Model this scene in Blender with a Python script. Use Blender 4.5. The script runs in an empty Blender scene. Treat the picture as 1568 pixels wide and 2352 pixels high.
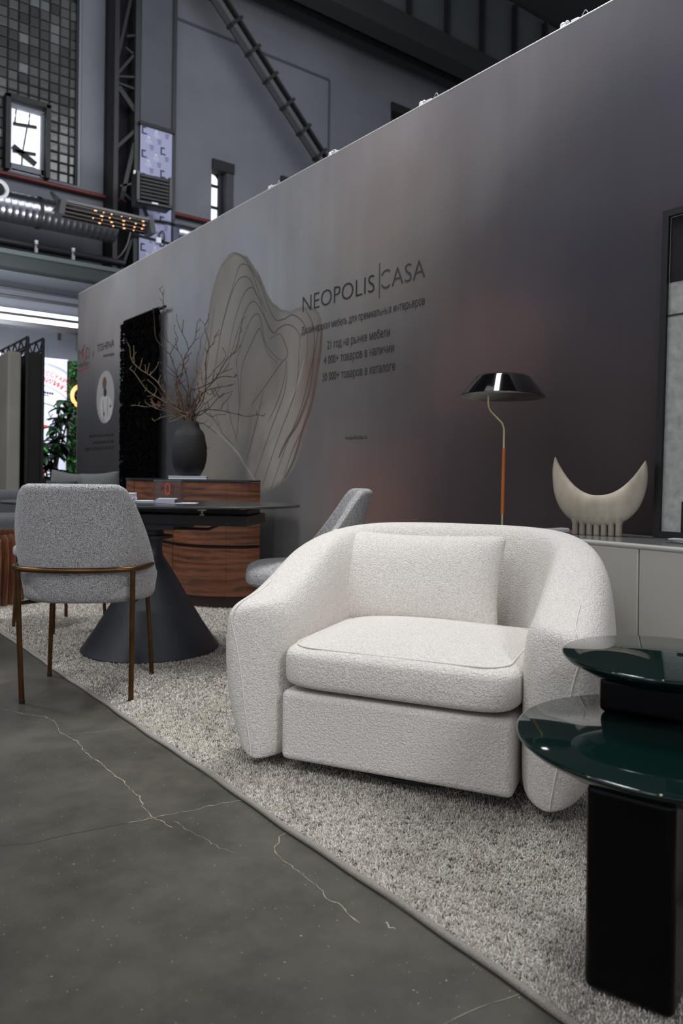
import bpy, bmesh, math, random
import numpy as np
from mathutils import Vector, Matrix
random.seed(7); RS = np.random.RandomState(11)
PI = math.pi
S = bpy.context.scene
COL = S.collection

# ---------------------------------------------------------------- camera
FPX, PXC, PYC, CAMH, ROLL = 1740.0, 784.0, 1092.0, 0.88, -0.012
YAW = math.atan2(1332, 1740)
cD = Vector((math.sin(YAW), math.cos(YAW), 0))
cR0 = Vector((cD.y, -cD.x, 0)); cU0 = Vector((0, 0, 1))
cR = cR0*math.cos(ROLL) - cU0*math.sin(ROLL)
cU = cU0*math.cos(ROLL) + cR0*math.sin(ROLL)
cC = Vector((0, 0, CAMH))
cam = bpy.data.cameras.new('camera'); camo = bpy.data.objects.new('camera', cam); COL.objects.link(camo)
mw = Matrix.Identity(4)
for i in range(3):
    mw[i][0] = cR[i]; mw[i][1] = cU[i]; mw[i][2] = -cD[i]; mw[i][3] = cC[i]
camo.matrix_world = mw
cam.sensor_fit = 'HORIZONTAL'; cam.sensor_width = 36; cam.lens = FPX/1568*36
cam.shift_y = -(1176-PYC)/1568
cam.clip_start = 0.05; cam.clip_end = 200
cam.dof.use_dof = True; cam.dof.focus_distance = 2.35; cam.dof.aperture_fstop = 6.5
S.camera = camo

def at(px, py, axis, val):
    """the point of the plane axis=val seen at that pixel of the photograph"""
    r = cD + cR*((px-PXC)/FPX) - cU*((py-PYC)/FPX)
    if axis == 'd':
        return cC + r*val
    i = 'xyz'.index(axis)
    return cC + r*((val-cC[i])/r[i])

# ---------------------------------------------------------------- world, lights, exposure
W = bpy.data.worlds.new('hall_ambient'); S.world = W; W.use_nodes = True
W.node_tree.nodes['Background'].inputs[0].default_value = (0.86, 0.90, 1.0, 1)
W.node_tree.nodes['Background'].inputs[1].default_value = 0.53
S.view_settings.view_transform = 'Standard'; S.view_settings.look = 'None'
S.view_settings.exposure = 0.0; S.view_settings.gamma = 1.0; S.view_settings.use_curve_mapping = False

def light(kind, loc, target, energy, color=(1, 1, 1), size=1.0, size_y=None, spot=60, blend=0.5):
    l = bpy.data.lights.new('hall_or_fill_light', kind); o = bpy.data.objects.new('hall_or_fill_light', l); COL.objects.link(o)
    l.energy = energy; l.color = color
    if kind == 'AREA':
        l.size = size
        if size_y:
            l.shape = 'RECTANGLE'; l.size_y = size_y
    else:
        l.shadow_soft_size = size
    if kind == 'SPOT':
        l.spot_size = math.radians(spot); l.spot_blend = blend
    o.location = loc
    o.rotation_euler = (Vector(target)-Vector(loc)).to_track_quat('-Z', 'Y').to_euler()
    return o
# hall and stand lighting, with unseen lamps added to brighten the seats and walls
light('AREA', (-2.5, 3.0, 8.0), (1.2, 3.0, 0), 120, (0.95, 0.97, 1.0), 5, 8)
light('AREA', (2.45, 2.7, 5.2), (1.3, 2.0, 0), 150, (0.97, 0.98, 1.0), 0.5, 2.2)
light('SPOT', (0.6, -2.0, 2.8), (1.25, 1.7, 0.45), 215, (0.99, 0.98, 1.0), 0.45, spot=34, blend=0.9)  # unseen key added behind the camera to brighten the armchair
light('SPOT', (-1.7, 0.5, 3.8), (1.1, 3.3, 0.5), 130, (0.98, 0.98, 1.0), 0.10, spot=40, blend=0.8)  # added to brighten the back of the near dining chair
light('SPOT', (-1.5, 0.3, 3.3), (1.4, 1.6, 0.35), 75, (1.0, 0.98, 0.97), 0.35, spot=34, blend=0.8)  # added fill for the armchair's front
light('SPOT', (0.9, 2.6, 3.9), (1.1, 2.2, 0.0), 50, (1.0, 0.97, 0.93), 0.25, spot=44, blend=0.6)
light('SPOT', (-0.5, 5.2, 4.0), (1.6, 4.2, 0.2), 250, (0.96, 0.97, 1.0), 0.25, spot=58, blend=0.7)
light('SPOT', (0.0, 8.3, 4.0), (2.4, 7.2, 2.0), 250, (0.97, 0.98, 1.0), 0.5, spot=84, blend=0.8)  # added to brighten the far left end of the partition
light('SPOT', (-1.8, 3.4, 4.4), (0.1, 2.3, 0.0), 60, (0.95, 0.98, 1.0), 0.12, spot=50, blend=0.5)
light('AREA', (6.3, 9.0, 8.3), (7.2, 15, 7.6), 270, (0.96, 0.97, 1.0), 6.0, 3.0)  # added to brighten the hall's back wall
light('AREA', (2.6, 12.0, 3.3), (3.6, 15, 3.2), 200, (0.9, 0.94, 1.0), 2.0, 0.5)

# ---------------------------------------------------------------- materials
def lin(c):
    return tuple(((v/255)/12.92 if v/255 <= 0.04045 else (((v/255)+0.055)/1.055)**2.4) for v in c)

MATS = {}
def mat(name, c, rough=0.6, metal=0.0, var=0.0, vscale=6.0, bump=0.0, bscale=120.0, spec=0.5, coat=0.0, emit=None, estr=0.0, alpha=None, trans=0.0, detail=4.0, stretch=None, sheen=0.0):
    if name in MATS:
        return MATS[name]
    m = bpy.data.materials.new(name); m.use_nodes = True; MATS[name] = m
    nt = m.node_tree; N = nt.nodes; L = nt.links; b = N['Principled BSDF']
    col = lin(c)
    b.inputs['Base Color'].default_value = (*col, 1)
    b.inputs['Roughness'].default_value = rough; b.inputs['Metallic'].default_value = metal
    b.inputs['Specular IOR Level'].default_value = spec
    b.inputs['Coat Weight'].default_value = coat; b.inputs['Coat Roughness'].default_value = 0.04
    b.inputs['Transmission Weight'].default_value = trans
    b.inputs['Sheen Weight'].default_value = sheen
    if emit:
        b.inputs['Emission Color'].default_value = (*lin(emit), 1); b.inputs['Emission Strength'].default_value = estr
    tc = N.new('ShaderNodeTexCoord'); mp = N.new('ShaderNodeMapping'); L.new(tc.outputs['Object'], mp.inputs[0])
    if stretch:
        mp.inputs['Scale'].default_value = stretch
    if var > 0:
        n = N.new('ShaderNodeTexNoise'); n.inputs['Scale'].default_value = vscale; n.inputs['Detail'].default_value = detail
        L.new(mp.outputs[0], n.inputs['Vector'])
        r = N.new('ShaderNodeValToRGB'); L.new(n.outputs[0], r.inputs[0])
        r.color_ramp.elements[0].position = 0.3; r.color_ramp.elements[1].position = 0.7
        r.color_ramp.elements[0].color = (*[v*(1-var) for v in col], 1)
        r.color_ramp.elements[1].color = (*[min(1, v*(1+var)) for v in col], 1)
        L.new(r.outputs[0], b.inputs['Base Color'])
    if bump > 0:
        n = N.new('ShaderNodeTexNoise'); n.inputs['Scale'].default_value = bscale; n.inputs['Detail'].default_value = 3
        L.new(mp.outputs[0], n.inputs['Vector'])
        bu = N.new('ShaderNodeBump'); bu.inputs['Strength'].default_value = bump; bu.inputs['Distance'].default_value = 0.004
        L.new(n.outputs[0], bu.inputs['Height']); L.new(bu.outputs[0], b.inputs['Normal'])
    return m

def attr_mat(name, attr, rough, bump=0, bscale=100, spec=0.3):
    m = mat(name, (128, 128, 128), rough, bump=bump, bscale=bscale, spec=spec)
    a = m.node_tree.nodes.new('ShaderNodeAttribute'); a.attribute_name = attr
    m.node_tree.links.new(a.outputs['Color'], m.node_tree.nodes['Principled BSDF'].inputs['Base Color'])
    return m

def fabric(name, c1, c2, scale, bump, bdist=0.004, p0=0.35, p1=0.65, stretch=None, voro=False):
    if name in MATS:
        return MATS[name]
    m = bpy.data.materials.new(name); m.use_nodes = True; MATS[name] = m
    nt = m.node_tree; N = nt.nodes; L = nt.links; b = N['Principled BSDF']
    b.inputs['Roughness'].default_value = 0.95; b.inputs['Specular IOR Level'].default_value = 0.15
    b.inputs['Sheen Weight'].default_value = 0.15; b.inputs['Sheen Roughness'].default_value = 0.6
    tc = N.new('ShaderNodeTexCoord'); mp = N.new('ShaderNodeMapping'); L.new(tc.outputs['Object'], mp.inputs[0])
    if stretch:
        mp.inputs['Scale'].default_value = stretch
    n = N.new('ShaderNodeTexNoise'); n.inputs['Scale'].default_value = scale; n.inputs['Detail'].default_value = 2.5; n.inputs['Roughness'].default_value = 0.6
    L.new(mp.outputs[0], n.inputs['Vector'])
    r = N.new('ShaderNodeValToRGB'); L.new(n.outputs[0], r.inputs[0])
    r.color_ramp.elements[0].position = p0; r.color_ramp.elements[1].position = p1
    r.color_ramp.elements[0].color = (*lin(c1), 1); r.color_ramp.elements[1].color = (*lin(c2), 1)
    L.new(r.outputs[0], b.inputs['Base Color'])
    src = n.outputs[0]
    if voro:
        v = N.new('ShaderNodeTexVoronoi'); v.inputs['Scale'].default_value = scale*0.9
        n2 = N.new('ShaderNodeTexNoise'); n2.inputs['Scale'].default_value = scale*0.5
        L.new(mp.outputs[0], n2.inputs['Vector'])
        mx = N.new('ShaderNodeMixRGB'); mx.inputs[0].default_value = 0.012
        L.new(mp.outputs[0], mx.inputs[1]); L.new(n2.outputs['Color'], mx.inputs[2]); L.new(mx.outputs[0], v.inputs['Vector'])
        s = N.new('ShaderNodeMath'); s.operation = 'SUBTRACT'; s.inputs[0].default_value = 1.0
        L.new(v.outputs['Distance'], s.inputs[1])
        ad = N.new('ShaderNodeMath'); ad.operation = 'ADD'; L.new(s.outputs[0], ad.inputs[0]); L.new(n.outputs[0], ad.inputs[1]); src = ad.outputs[0]
    bu = N.new('ShaderNodeBump'); bu.inputs['Strength'].default_value = bump; bu.inputs['Distance'].default_value = bdist
    L.new(src, bu.inputs['Height']); L.new(bu.outputs[0], b.inputs['Normal'])
    return m

def wood(name, c1, c2, scale=(1, 1, 14)):
    if name in MATS:
        return MATS[name]
    m = bpy.data.materials.new(name); m.use_nodes = True; MATS[name] = m
    nt = m.node_tree; N = nt.nodes; L = nt.links; b = N['Principled BSDF']
    b.inputs['Roughness'].default_value = 0.42
    tc = N.new('ShaderNodeTexCoord'); mp = N.new('ShaderNodeMapping'); mp.inputs['Scale'].default_value = scale
    L.new(tc.outputs['Object'], mp.inputs[0])
    n = N.new('ShaderNodeTexNoise'); n.inputs['Scale'].default_value = 2.6; n.inputs['Detail'].default_value = 9; n.inputs['Distortion'].default_value = 1.6; n.inputs['Roughness'].default_value = .62
    L.new(mp.outputs[0], n.inputs['Vector'])
    w = N.new('ShaderNodeTexWave'); w.wave_type = 'BANDS'; w.bands_direction = 'Z'; w.inputs['Scale'].default_value = 0.8; w.inputs['Distortion'].default_value = 14; w.inputs['Detail'].default_value = 3; w.inputs['Detail Scale'].default_value = 0.6
    L.new(mp.outputs[0], w.inputs['Vector'])
    mx = N.new('ShaderNodeMath'); mx.operation = 'MULTIPLY_ADD'; L.new(w.outputs['Fac'], mx.inputs[0]); mx.inputs[1].default_value = .18; L.new(n.outputs[0], mx.inputs[2])
    r = N.new('ShaderNodeValToRGB'); L.new(mx.outputs[0], r.inputs[0])
    r.color_ramp.elements[0].position = 0.36; r.color_ramp.elements[1].position = 0.78
    r.color_ramp.elements[0].color = (*lin(c1), 1); r.color_ramp.elements[1].color = (*lin(c2), 1)
    L.new(r.outputs[0], b.inputs['Base Color'])
    return m

# ---------------------------------------------------------------- mesh helpers
class M:
    def __init__(s):
        s.v = []; s.f = []
    def add(s, vs, fs):
        o = len(s.v); s.v += [tuple(x) for x in vs]; s.f += [tuple(i+o for i in f) for f in fs]; return s
    def box(s, c, d, rz=0.0, ry=0.0, rx=0.0):
        R = Matrix.Rotation(rz, 3, 'Z') @ Matrix.Rotation(ry, 3, 'Y') @ Matrix.Rotation(rx, 3, 'X')
        vs = []
        for x in (-.5, .5):
            for y in (-.5, .5):
                for z in (-.5, .5):
                    vs.append(Vector(c) + R @ Vector((x*d[0], y*d[1], z*d[2])))
        return s.add(vs, [(0, 1, 3, 2), (4, 6, 7, 5), (0, 4, 5, 1), (2, 3, 7, 6), (0, 2, 6, 4), (1, 5, 7, 3)])
    def bar(s, a, b, w, h):
        """rectangular bar between two points"""
        a = Vector(a); b = Vector(b); t = (b-a).normalized()
        up = Vector((0, 0, 1)) if abs(t.z) < 0.95 else Vector((1, 0, 0))
        x = t.cross(up).normalized(); y = x.cross(t)
        vs = []
        for p in (a, b):
            for i, j in ((-1, -1), (1, -1), (1, 1), (-1, 1)):
                vs.append(p + x*(i*w/2) + y*(j*h/2))
        return s.add(vs, [(0, 3, 2, 1), (4, 5, 6, 7), (0, 1, 5, 4), (1, 2, 6, 5), (2, 3, 7, 6), (3, 0, 4, 7)])
    def tube(s, pts, r, n=10, cap=True, closed=False):
        pts = [Vector(p) for p in pts]; k = len(pts)
        rr = r if isinstance(r, (list, tuple)) else [r]*k
        vs = []; prev = None
        for i, p in enumerate(pts):
            if closed:
                t = pts[(i+1) % k]-pts[i-1]
            else:
                t = pts[min(i+1, k-1)]-pts[max(i-1, 0)]
            t.normalize()
            if prev is None:
                up = Vector((0, 0, 1)) if abs(t.z) < 0.9 else Vector((1, 0, 0))
                x = t.cross(up).normalized()
            else:
                x = (prev - t*prev.dot(t)).normalized()
            prev = x; y = t.cross(x)
            for j in range(n):
                a = 2*PI*j/n
                vs.append(p + (x*math.cos(a)+y*math.sin(a))*rr[i])
        fs = []
        for i in range(k if closed else k-1):
            for j in range(n):
                i2 = (i+1) % k
                fs.append((i*n+j, i*n+(j+1) % n, i2*n+(j+1) % n, i2*n+j))
        if cap and not closed:
            fs.append(tuple(range(n-1, -1, -1))); fs.append(tuple((k-1)*n+j for j in range(n)))
        return s.add(vs, fs)
    def lathe(s, prof, n=48, c=(0, 0, 0), sx=1.0, sy=1.0):
        k = len(prof); vs = []
        for r, z in prof:
            for j in range(n):
                a = 2*PI*j/n
                vs.append((c[0]+r*sx*math.cos(a), c[1]+r*sy*math.sin(a), c[2]+z))
        fs = [(i*n+j, i*n+(j+1) % n, (i+1)*n+(j+1) % n, (i+1)*n+j) for i in range(k-1) for j in range(n)]
        if prof[0][0] > 1e-4: fs.append(tuple(range(n-1, -1, -1)))
        if prof[-1][0] > 1e-4: fs.append(tuple((k-1)*n+j for j in range(n)))
        return s.add(vs, fs)
    def grid(s, P, closeu=False, closev=False):
        nu = len(P); nv = len(P[0]); vs = [p for row in P for p in row]; fs = []
        for i in range(nu if closeu else nu-1):
            for j in range(nv if closev else nv-1):
                a = i*nv+j; b = i*nv+(j+1) % nv; i2 = (i+1) % nu
                fs.append((a, b, i2*nv+(j+1) % nv, i2*nv+j))
        return s.add(vs, fs)
    def prism(s, poly, z0, z1):
        n = len(poly)
        vs = [(p[0], p[1], z0) for p in poly]+[(p[0], p[1], z1) for p in poly]
        fs = [tuple(range(n-1, -1, -1)), tuple(range(n, 2*n))]+[(i, (i+1) % n, n+(i+1) % n, n+i) for i in range(n)]
        return s.add(vs, fs)
    def ball(s, c, r, nu=8, nv=12):
        r = r if isinstance(r, (tuple, list)) else (r, r, r)
        P = [[(c[0]+r[0]*math.sin(PI*i/nu)*math.cos(2*PI*j/nv), c[1]+r[1]*math.sin(PI*i/nu)*math.sin(2*PI*j/nv), c[2]+r[2]*math.cos(PI*i/nu)) for j in range(nv)] for i in range(nu+1)]
        return s.grid(P, closev=True)
    def build(s, name, m, parent=None, smooth=None, bevel=0.0, seg=2, sub=0, solid=0.0, weld=False, label=None, kind=None):
        me = bpy.data.meshes.new(name); me.from_pydata([tuple(v) for v in s.v], [], s.f); me.update()
        bm = bmesh.new(); bm.from_mesh(me)
        if weld: bmesh.ops.remove_doubles(bm, verts=bm.verts, dist=1e-5)
        bmesh.ops.recalc_face_normals(bm, faces=bm.faces); bm.to_mesh(me); bm.free()
        o = bpy.data.objects.new(name, me); COL.objects.link(o)
        if m: me.materials.append(m)
        if solid:
            md = o.modifiers.new('solid', 'SOLIDIFY'); md.thickness = solid; md.offset = 0
        if bevel:
            md = o.modifiers.new('bevel', 'BEVEL'); md.width = bevel; md.segments = seg; md.limit_method = 'ANGLE'; md.angle_limit = math.radians(40)
        if sub:
            md = o.modifiers.new('sub', 'SUBSURF'); md.levels = sub; md.render_levels = sub
        if smooth is None: smooth = bool(bevel or sub)
        if smooth:
            me.polygons.foreach_set('use_smooth', [True]*len(me.polygons))
            if not sub:
                try: me.set_sharp_from_angle(angle=math.radians(48))
                except Exception: pass
        if parent: o.parent = parent
        if label: o['label'] = label
        if kind: o['kind'] = kind
        return o

def thing(name, label, cat, loc=(0, 0, 0), rz=0.0, group=None):
    o = bpy.data.objects.new(name, None); COL.objects.link(o); o.empty_display_size = 0.1
    o.location = loc; o.rotation_euler = (0, 0, rz); o['label'] = label; o['category'] = cat
    if group: o['group'] = group
    return o
def tag(o, label, cat, group=None):
    o['label'] = label; o['category'] = cat
    if group: o['group'] = group
    return o
def struct(o):
    o['kind'] = 'structure'; return o
def dup(o, parent=None):
    c = o.copy(); COL.objects.link(c)
    if parent: c.parent = parent
    for ch in list(o.children): dup(ch, c)
    return c
def smoothpath(pts, n=6):
    pts = [Vector(p) for p in pts]; out = []
    for i in range(len(pts)-1):
        p0 = pts[max(i-1, 0)]; p1 = pts[i]; p2 = pts[i+1]; p3 = pts[min(i+2, len(pts)-1)]
        for k in range(n):
            t = k/n
            out.append(0.5*((2*p1)+(p2-p0)*t+(2*p0-5*p1+4*p2-p3)*t*t+(3*p1-p0-3*p2+p3)*t**3))
    out.append(pts[-1]); return out

# fractal value noise for printed images and rug blotches
def vnoise(x, y, seed):
    xi = np.floor(x).astype(int); yi = np.floor(y).astype(int); fx = x-xi; fy = y-yi
    fx = fx*fx*(3-2*fx); fy = fy*fy*(3-2*fy)
    T = np.random.RandomState(seed).rand(256, 256)
    g = lambda a, b: T[a % 256, b % 256]
    return (g(xi, yi)*(1-fx)+g(xi+1, yi)*fx)*(1-fy)+(g(xi, yi+1)*(1-fx)+g(xi+1, yi+1)*fx)*fy
def fbm(x, y, seed, o=4):
    s = 0; a = 0.5
    for k in range(o):
        s = s+a*(vnoise(x*2**k, y*2**k, seed+k)-0.5); a *= 0.5
    return s

# ================================================================ SETTING
XW, HW = 2.85, 2.915          # exhibition partition: front plane and height
# ---- floor
mconc = mat('polished_concrete', (84, 82, 74), 0.38, var=0.22, vscale=1.6, bump=0.03, bscale=60, detail=9, spec=0.35)
nt = mconc.node_tree; N = nt.nodes; L = nt.links
b = N['Principled BSDF']; old = b.inputs['Base Color'].links[0].from_socket
n2 = N.new('ShaderNodeTexNoise'); n2.inputs['Scale'].default_value = 5; n2.inputs['Detail'].default_value = 8; n2.inputs['Roughness'].default_value = 0.7
tc = N.new('ShaderNodeTexCoord'); L.new(tc.outputs['Object'], n2.inputs['Vector'])
r2 = N.new('ShaderNodeValToRGB'); L.new(n2.outputs[0], r2.inputs[0]); r2.color_ramp.elements[0].position = 0.33; r2.color_ramp.elements[1].position = 0.6
r2.color_ramp.elements[0].color = (0.45, 0.45, 0.44, 1); r2.color_ramp.elements[1].color = (1.06, 1.06, 1.06, 1)
mx = N.new('ShaderNodeMixRGB'); mx.blend_type = 'MULTIPLY'; mx.inputs[0].default_value = 0.7
L.new(old, mx.inputs[1]); L.new(r2.outputs[0], mx.inputs[2])
v3 = N.new('ShaderNodeTexNoise'); v3.inputs['Scale'].default_value = 130; v3.inputs['Detail'].default_value = 1; L.new(tc.outputs['Object'], v3.inputs['Vector'])
r3 = N.new('ShaderNodeValToRGB'); L.new(v3.outputs[0], r3.inputs[0]); r3.color_ramp.elements[0].position = 0.735; r3.color_ramp.elements[1].position = 0.77
r3.color_ramp.elements[0].color = (0, 0, 0, 1); r3.color_ramp.elements[1].color = (1, 1, 1, 1)
mx2 = N.new('ShaderNodeMixRGB'); L.new(r3.outputs[0], mx2.inputs[0]); L.new(mx.outputs[0], mx2.inputs[1]); mx2.inputs[2].default_value = (0.30, 0.29, 0.26, 1)
L.new(mx2.outputs[0], b.inputs['Base Color'])
floor = struct(M().box((6, 4.5, -0.05), (34, 21.2, 0.1)).build('floor', mconc))
# cracks filled with pale grout, traced as thin ribbons lying in the concrete
CR = [
 ('crack', 0.0020, 1, [(0,1626),(54,1639),(103,1646),(129,1659),(136,1679),(154,1690),(179,1704),(190,1721),(210,1739),(232,1753),(250,1771),(281,1793),(299,1811),(321,1829),(328,1851),(344,1873),(353,1878),(375,1889),(395,1900)]),
 ('crack', 0.0018, 1, [(292,1891),(353,1878),(388,1871),(446,1860),(482,1851),(565,1835)]),
 ('crack', 0.0016, 0, [(292,1891),(223,1904),(147,1918),(80,1936),(0,1942)]),
 ('crack', 0.0015, 1, [(154,1686),(223,1682),(277,1673),(328,1671)]),
 ('crack', 0.0012, 1, [(400,1886),(437,1909),(478,1931),(504,1947),(545,1960)]),
 ('crack', 0.0019, 1, [(663,1907),(643,1921),(638,1936),(628,1951),(640,1968),(689,2006),(712,2022),(730,2032),(750,2062),(775,2075),(806,2103),(827,2121)]),
 ('crack', 0.0028, 1, [(885,2118),(895,2129),(908,2134)]),
 ('crack', 0.0022, 2, [(1020,2352),(1087,2320),(1143,2299),(1194,2282)]),
]
CM = [mat('dark_crack', (62, 61, 57), 0.8), mat('pale_crack_filler', (158, 150, 130), 0.8, var=0.35, vscale=60), mat('joint_filler', (120, 114, 98), 0.8, var=0.4, vscale=30)]
for nm, wd, mi, pl in CR:
    P = [at(x, y, 'z', 0.0006) for x, y in pl]
    Q = []
    for i in range(len(P)-1):
        k = max(2, int((P[i+1]-P[i]).length/0.012))
        for j in range(k):
            q = P[i].lerp(P[i+1], j/k)
            d = (P[i+1]-P[i]).normalized(); nrm = Vector((-d.y, d.x, 0))
            Q.append(q+nrm*random.uniform(-0.0035, 0.0035)*(1 if mi < 2 else 0.4))
    Q.append(P[-1]); rows = []
    for i, q in enumerate(Q):
        d = (Q[min(i+1, len(Q)-1)]-Q[max(i-1, 0)]).normalized(); nrm = Vector((-d.y, d.x, 0)); w = wd*random.uniform(0.3, 1.1)*.75
        rows.append([q-nrm*w, q+nrm*w])
    M().grid(rows).build('crack', CM[mi], floor)

# ---- exhibition partition with its printed fabric (print colours, with some of the light's downward fade mixed in)
SAMP = [(200,700,112,111,113),(200,850,82,81,83),(190,950,58,56,59),(200,1060,37,36,39),(250,640,124,124,126),(300,700,118,118,121),(330,640,128,128,131),(450,560,136,136,139),(420,700,126,127,130),(600,480,145,144,147),(640,560,146,145,147),(380,1000,62,61,64),(380,1080,55,54,57),(800,400,138,134,137),(760,560,136,133,132),(820,620,112,114,112),(900,480,124,119,119),(1000,400,116,110,110),(1000,600,90,82,84),(1100,300,112,107,110),(1150,150,112,108,112),(1300,100,102,97,99),(1300,250,95,90,92),(1500,60,92,87,92),
 (1500,250,76,71,78),(1450,400,72,67,72),(1250,450,80,75,78),(1200,600,72,65,70),(1450,600,64,59,64),(1450,800,64,57,60),(1050,750,95,80,80),(1100,850,106,82,78),(950,850,80,78,78),
 (860,880,92,92,90),(780,960,78,74,78),(720,900,100,98,96),(1000,1000,60,57,63),(1150,1000,62,50,48),(1300,950,58,50,50),(1350,1100,58,49,50),(950,1150,48,44,50),(890,1120,112,85,74),
 (860,1170,112,86,75),(700,1150,88,85,83),(640,1200,88,86,83),(760,1100,80,73,74),(1050,1150,42,38,42),(1200,1150,56,47,47),(1480,1150,50,44,45),(1400,950,64,56,57),(860,640,118,114,110),
 (300,1000,54,52,54),(870,760,110,106,104),(930,980,84,74,74),(830,1040,84,77,77),(960,1060,50,46,54),(1120,1080,60,48,46),(1060,900,78,64,62),(700,480,130,128,129),(550,520,126,125,127)]
PRINT_K = 1.4
SP = np.array([(lambda p: (p.y, p.z))(at(x, y, 'x', XW)) for x, y, *_ in SAMP]); SC = np.array([lin(s[2:]) for s in SAMP])*PRINT_K
VEIL = [(540,578),(568,587),(580,605),(599,635),(614,673),(626,693),(645,708),(667,713),(680,706),(695,702),(712,702),(725,707),(734,718),(739,733),(741,760),(740,800),(734,845),(723,916),(709,972),(695,1021),(678,1073),(653,1107),(622,1126),(594,1137),(560,1132),(520,1128),(470,1125),(452,1075),(448,1020),(446,951),(445,898),(452,867),(462,824),(471,782),(478,723),(482,689),(496,635),(507,608),(522,589)]
VP = np.array([(lambda p: (p.y, p.z))(at(x, y, 'x', XW)) for x, y in VEIL])
def inpoly_dist(Y, Z):
    inside = np.zeros(Y.shape, bool); d = np.full(Y.shape, 9.0)
    n = len(VP)
    for i in range(n):
        y1, z1 = VP[i]; y2, z2 = VP[(i+1) % n]
        c = ((z1 > Z) != (z2 > Z)) & (Y < (y2-y1)*(Z-z1)/(z2-z1+1e-9)+y1); inside ^= c
        t = np.clip(((Y-y1)*(y2-y1)+(Z-z1)*(z2-z1))/((y2-y1)**2+(z2-z1)**2), 0, 1)
        d = np.minimum(d, np.hypot(Y-y1-t*(y2-y1), Z-z1-t*(z2-z1)))
    return inside, d
def print_color(Y, Z):
    wy = 0.10*fbm(Y*1.7+3, Z*1.1, 21)*4; wz = 0.08*fbm(Y*1.3, Z*1.6+9, 33)*4
    num = np.zeros(Y.shape+(3,)); den = np.zeros(Y.shape)
    for (sy, sz), c in zip(SP, SC):
        s = 0.16+0.05*max(0, sy-2)
        w = np.exp(-(((Y+wy-sy)/1.5)**2+(Z+wz-sz)**2)/(2*s*s))+1e-7/(0.05+(Y-sy)**2+(Z-sz)**2)
        num += w[..., None]*c; den += w
    c = num/den[..., None]
    cl = fbm(Y*2.2, Z*1.4, 5, 5); st = fbm(Y*14, Z*0.9, 8, 3)
    hue = fbm(Y*0.9+5, Z*1.3, 61, 4)
    c = c*(1+0.42*cl+0.12*st)[..., None]*(1+hue[..., None]*np.array([0.30, -0.02, -0.22]))
    ins, d = inpoly_dist(Y, Z)
    # the printed veil: warm grey, with soft folds
    fold = np.sin((Y*5.2+Z*2.1)+3.5*fbm(Y*1.5, Z*1.2, 44)*2+1.2)*0.5+0.5
    v = np.array(lin((116, 111, 105)))*PRINT_K*(0.80+0.34*fold+0.25*fbm(Y*3, Z*2, 50))[..., None]
    warm = np.clip(1-(Y-4.05)/0.25, 0, 1)*np.clip((1.9-Z)/0.3, 0, 1)
    v = v*(1-0.35*warm[..., None]*np.array([0.5, 1.0, 1.2]))
    a = np.where(ins, np.clip(d/0.012, 0, 1), 0)[..., None]*0.93
    rim = (np.exp(-((d-0.015)/0.010)**2)*ins)[..., None]
    return np.clip(c*(1-a)+v*a*(1-0.25*rim), 0.002, 1)

wall_right = struct(M().box((XW+0.055, 3.75, HW/2), (0.10, 9.88, HW-0.004)).build('wall_right', mat('partition_core', (150, 150, 150), 0.7)))
mprint = attr_mat('printed_fabric', 'print', 0.75, bump=0.04, bscale=300, spec=0.25)
def print_panel(y0, y1, step):
    ny = max(2, int((y1-y0)/step)); nz = int(HW/step)
    Y, Z = np.meshgrid(np.linspace(y0, y1, ny), np.linspace(0.002, HW-0.003, nz), indexing='ij')
    c = print_color(Y, Z)
    edge = np.minimum(np.minimum(Y-y0 if abs(y0-6.33) < .01 else 1, y1-Y if abs(y1-6.33) < .01 else 1), 0.01)/0.01*np.ones(Y.shape)
    X = XW+0.0035*(1-edge)
    co = np.stack([X, Y, Z], -1).reshape(-1, 3).astype(np.float32)
    idx = np.arange(ny*nz).reshape(ny, nz)
    q = np.stack([idx[:-1, :-1], idx[:-1, 1:], idx[1:, 1:], idx[1:, :-1]], -1).reshape(-1, 4)
    me = bpy.data.meshes.new('fabric_panel'); me.vertices.add(len(co)); me.vertices.foreach_set('co', co.ravel())
    me.loops.add(q.size); me.loops.foreach_set('vertex_index', q.ravel().astype(np.int32))
    me.polygons.add(len(q)); me.polygons.foreach_set('loop_start', np.arange(0, q.size, 4, dtype=np.int32)); me.polygons.foreach_set('loop_total', np.full(len(q), 4, np.int32))
    me.polygons.foreach_set('use_smooth', np.ones(len(q), bool))
    at_ = me.color_attributes.new('print', 'FLOAT_COLOR', 'POINT')
    at_.data.foreach_set('color', np.concatenate([c.reshape(-1, 3), np.ones((len(co), 1))], 1).ravel().astype(np.float32))
    me.update(); me.materials.append(mprint)
    o = bpy.data.objects.new('fabric_panel', me); COL.objects.link(o); o.parent = wall_right
SEAMY = [-1.18, 1.15, 2.42, 3.68, 6.33, 8.69]
for i in range(5):
    print_panel(SEAMY[i], SEAMY[i+1], 0.008 if i == 3 else 0.016)
M().tube([(XW+0.006, -1.18, HW-0.004), (XW+0.006, 8.69, HW-0.004)], 0.007, 8).build('edge_profile', mat('pale_aluminium', (205, 203, 198), 0.4), wall_right, smooth=True)
M().box((XW+0.052, 8.693, HW/2), (0.106, 0.012, HW-0.01)).build('end_profile', mat('end_fabric', (110, 108, 110), 0.7), wall_right)

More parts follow.
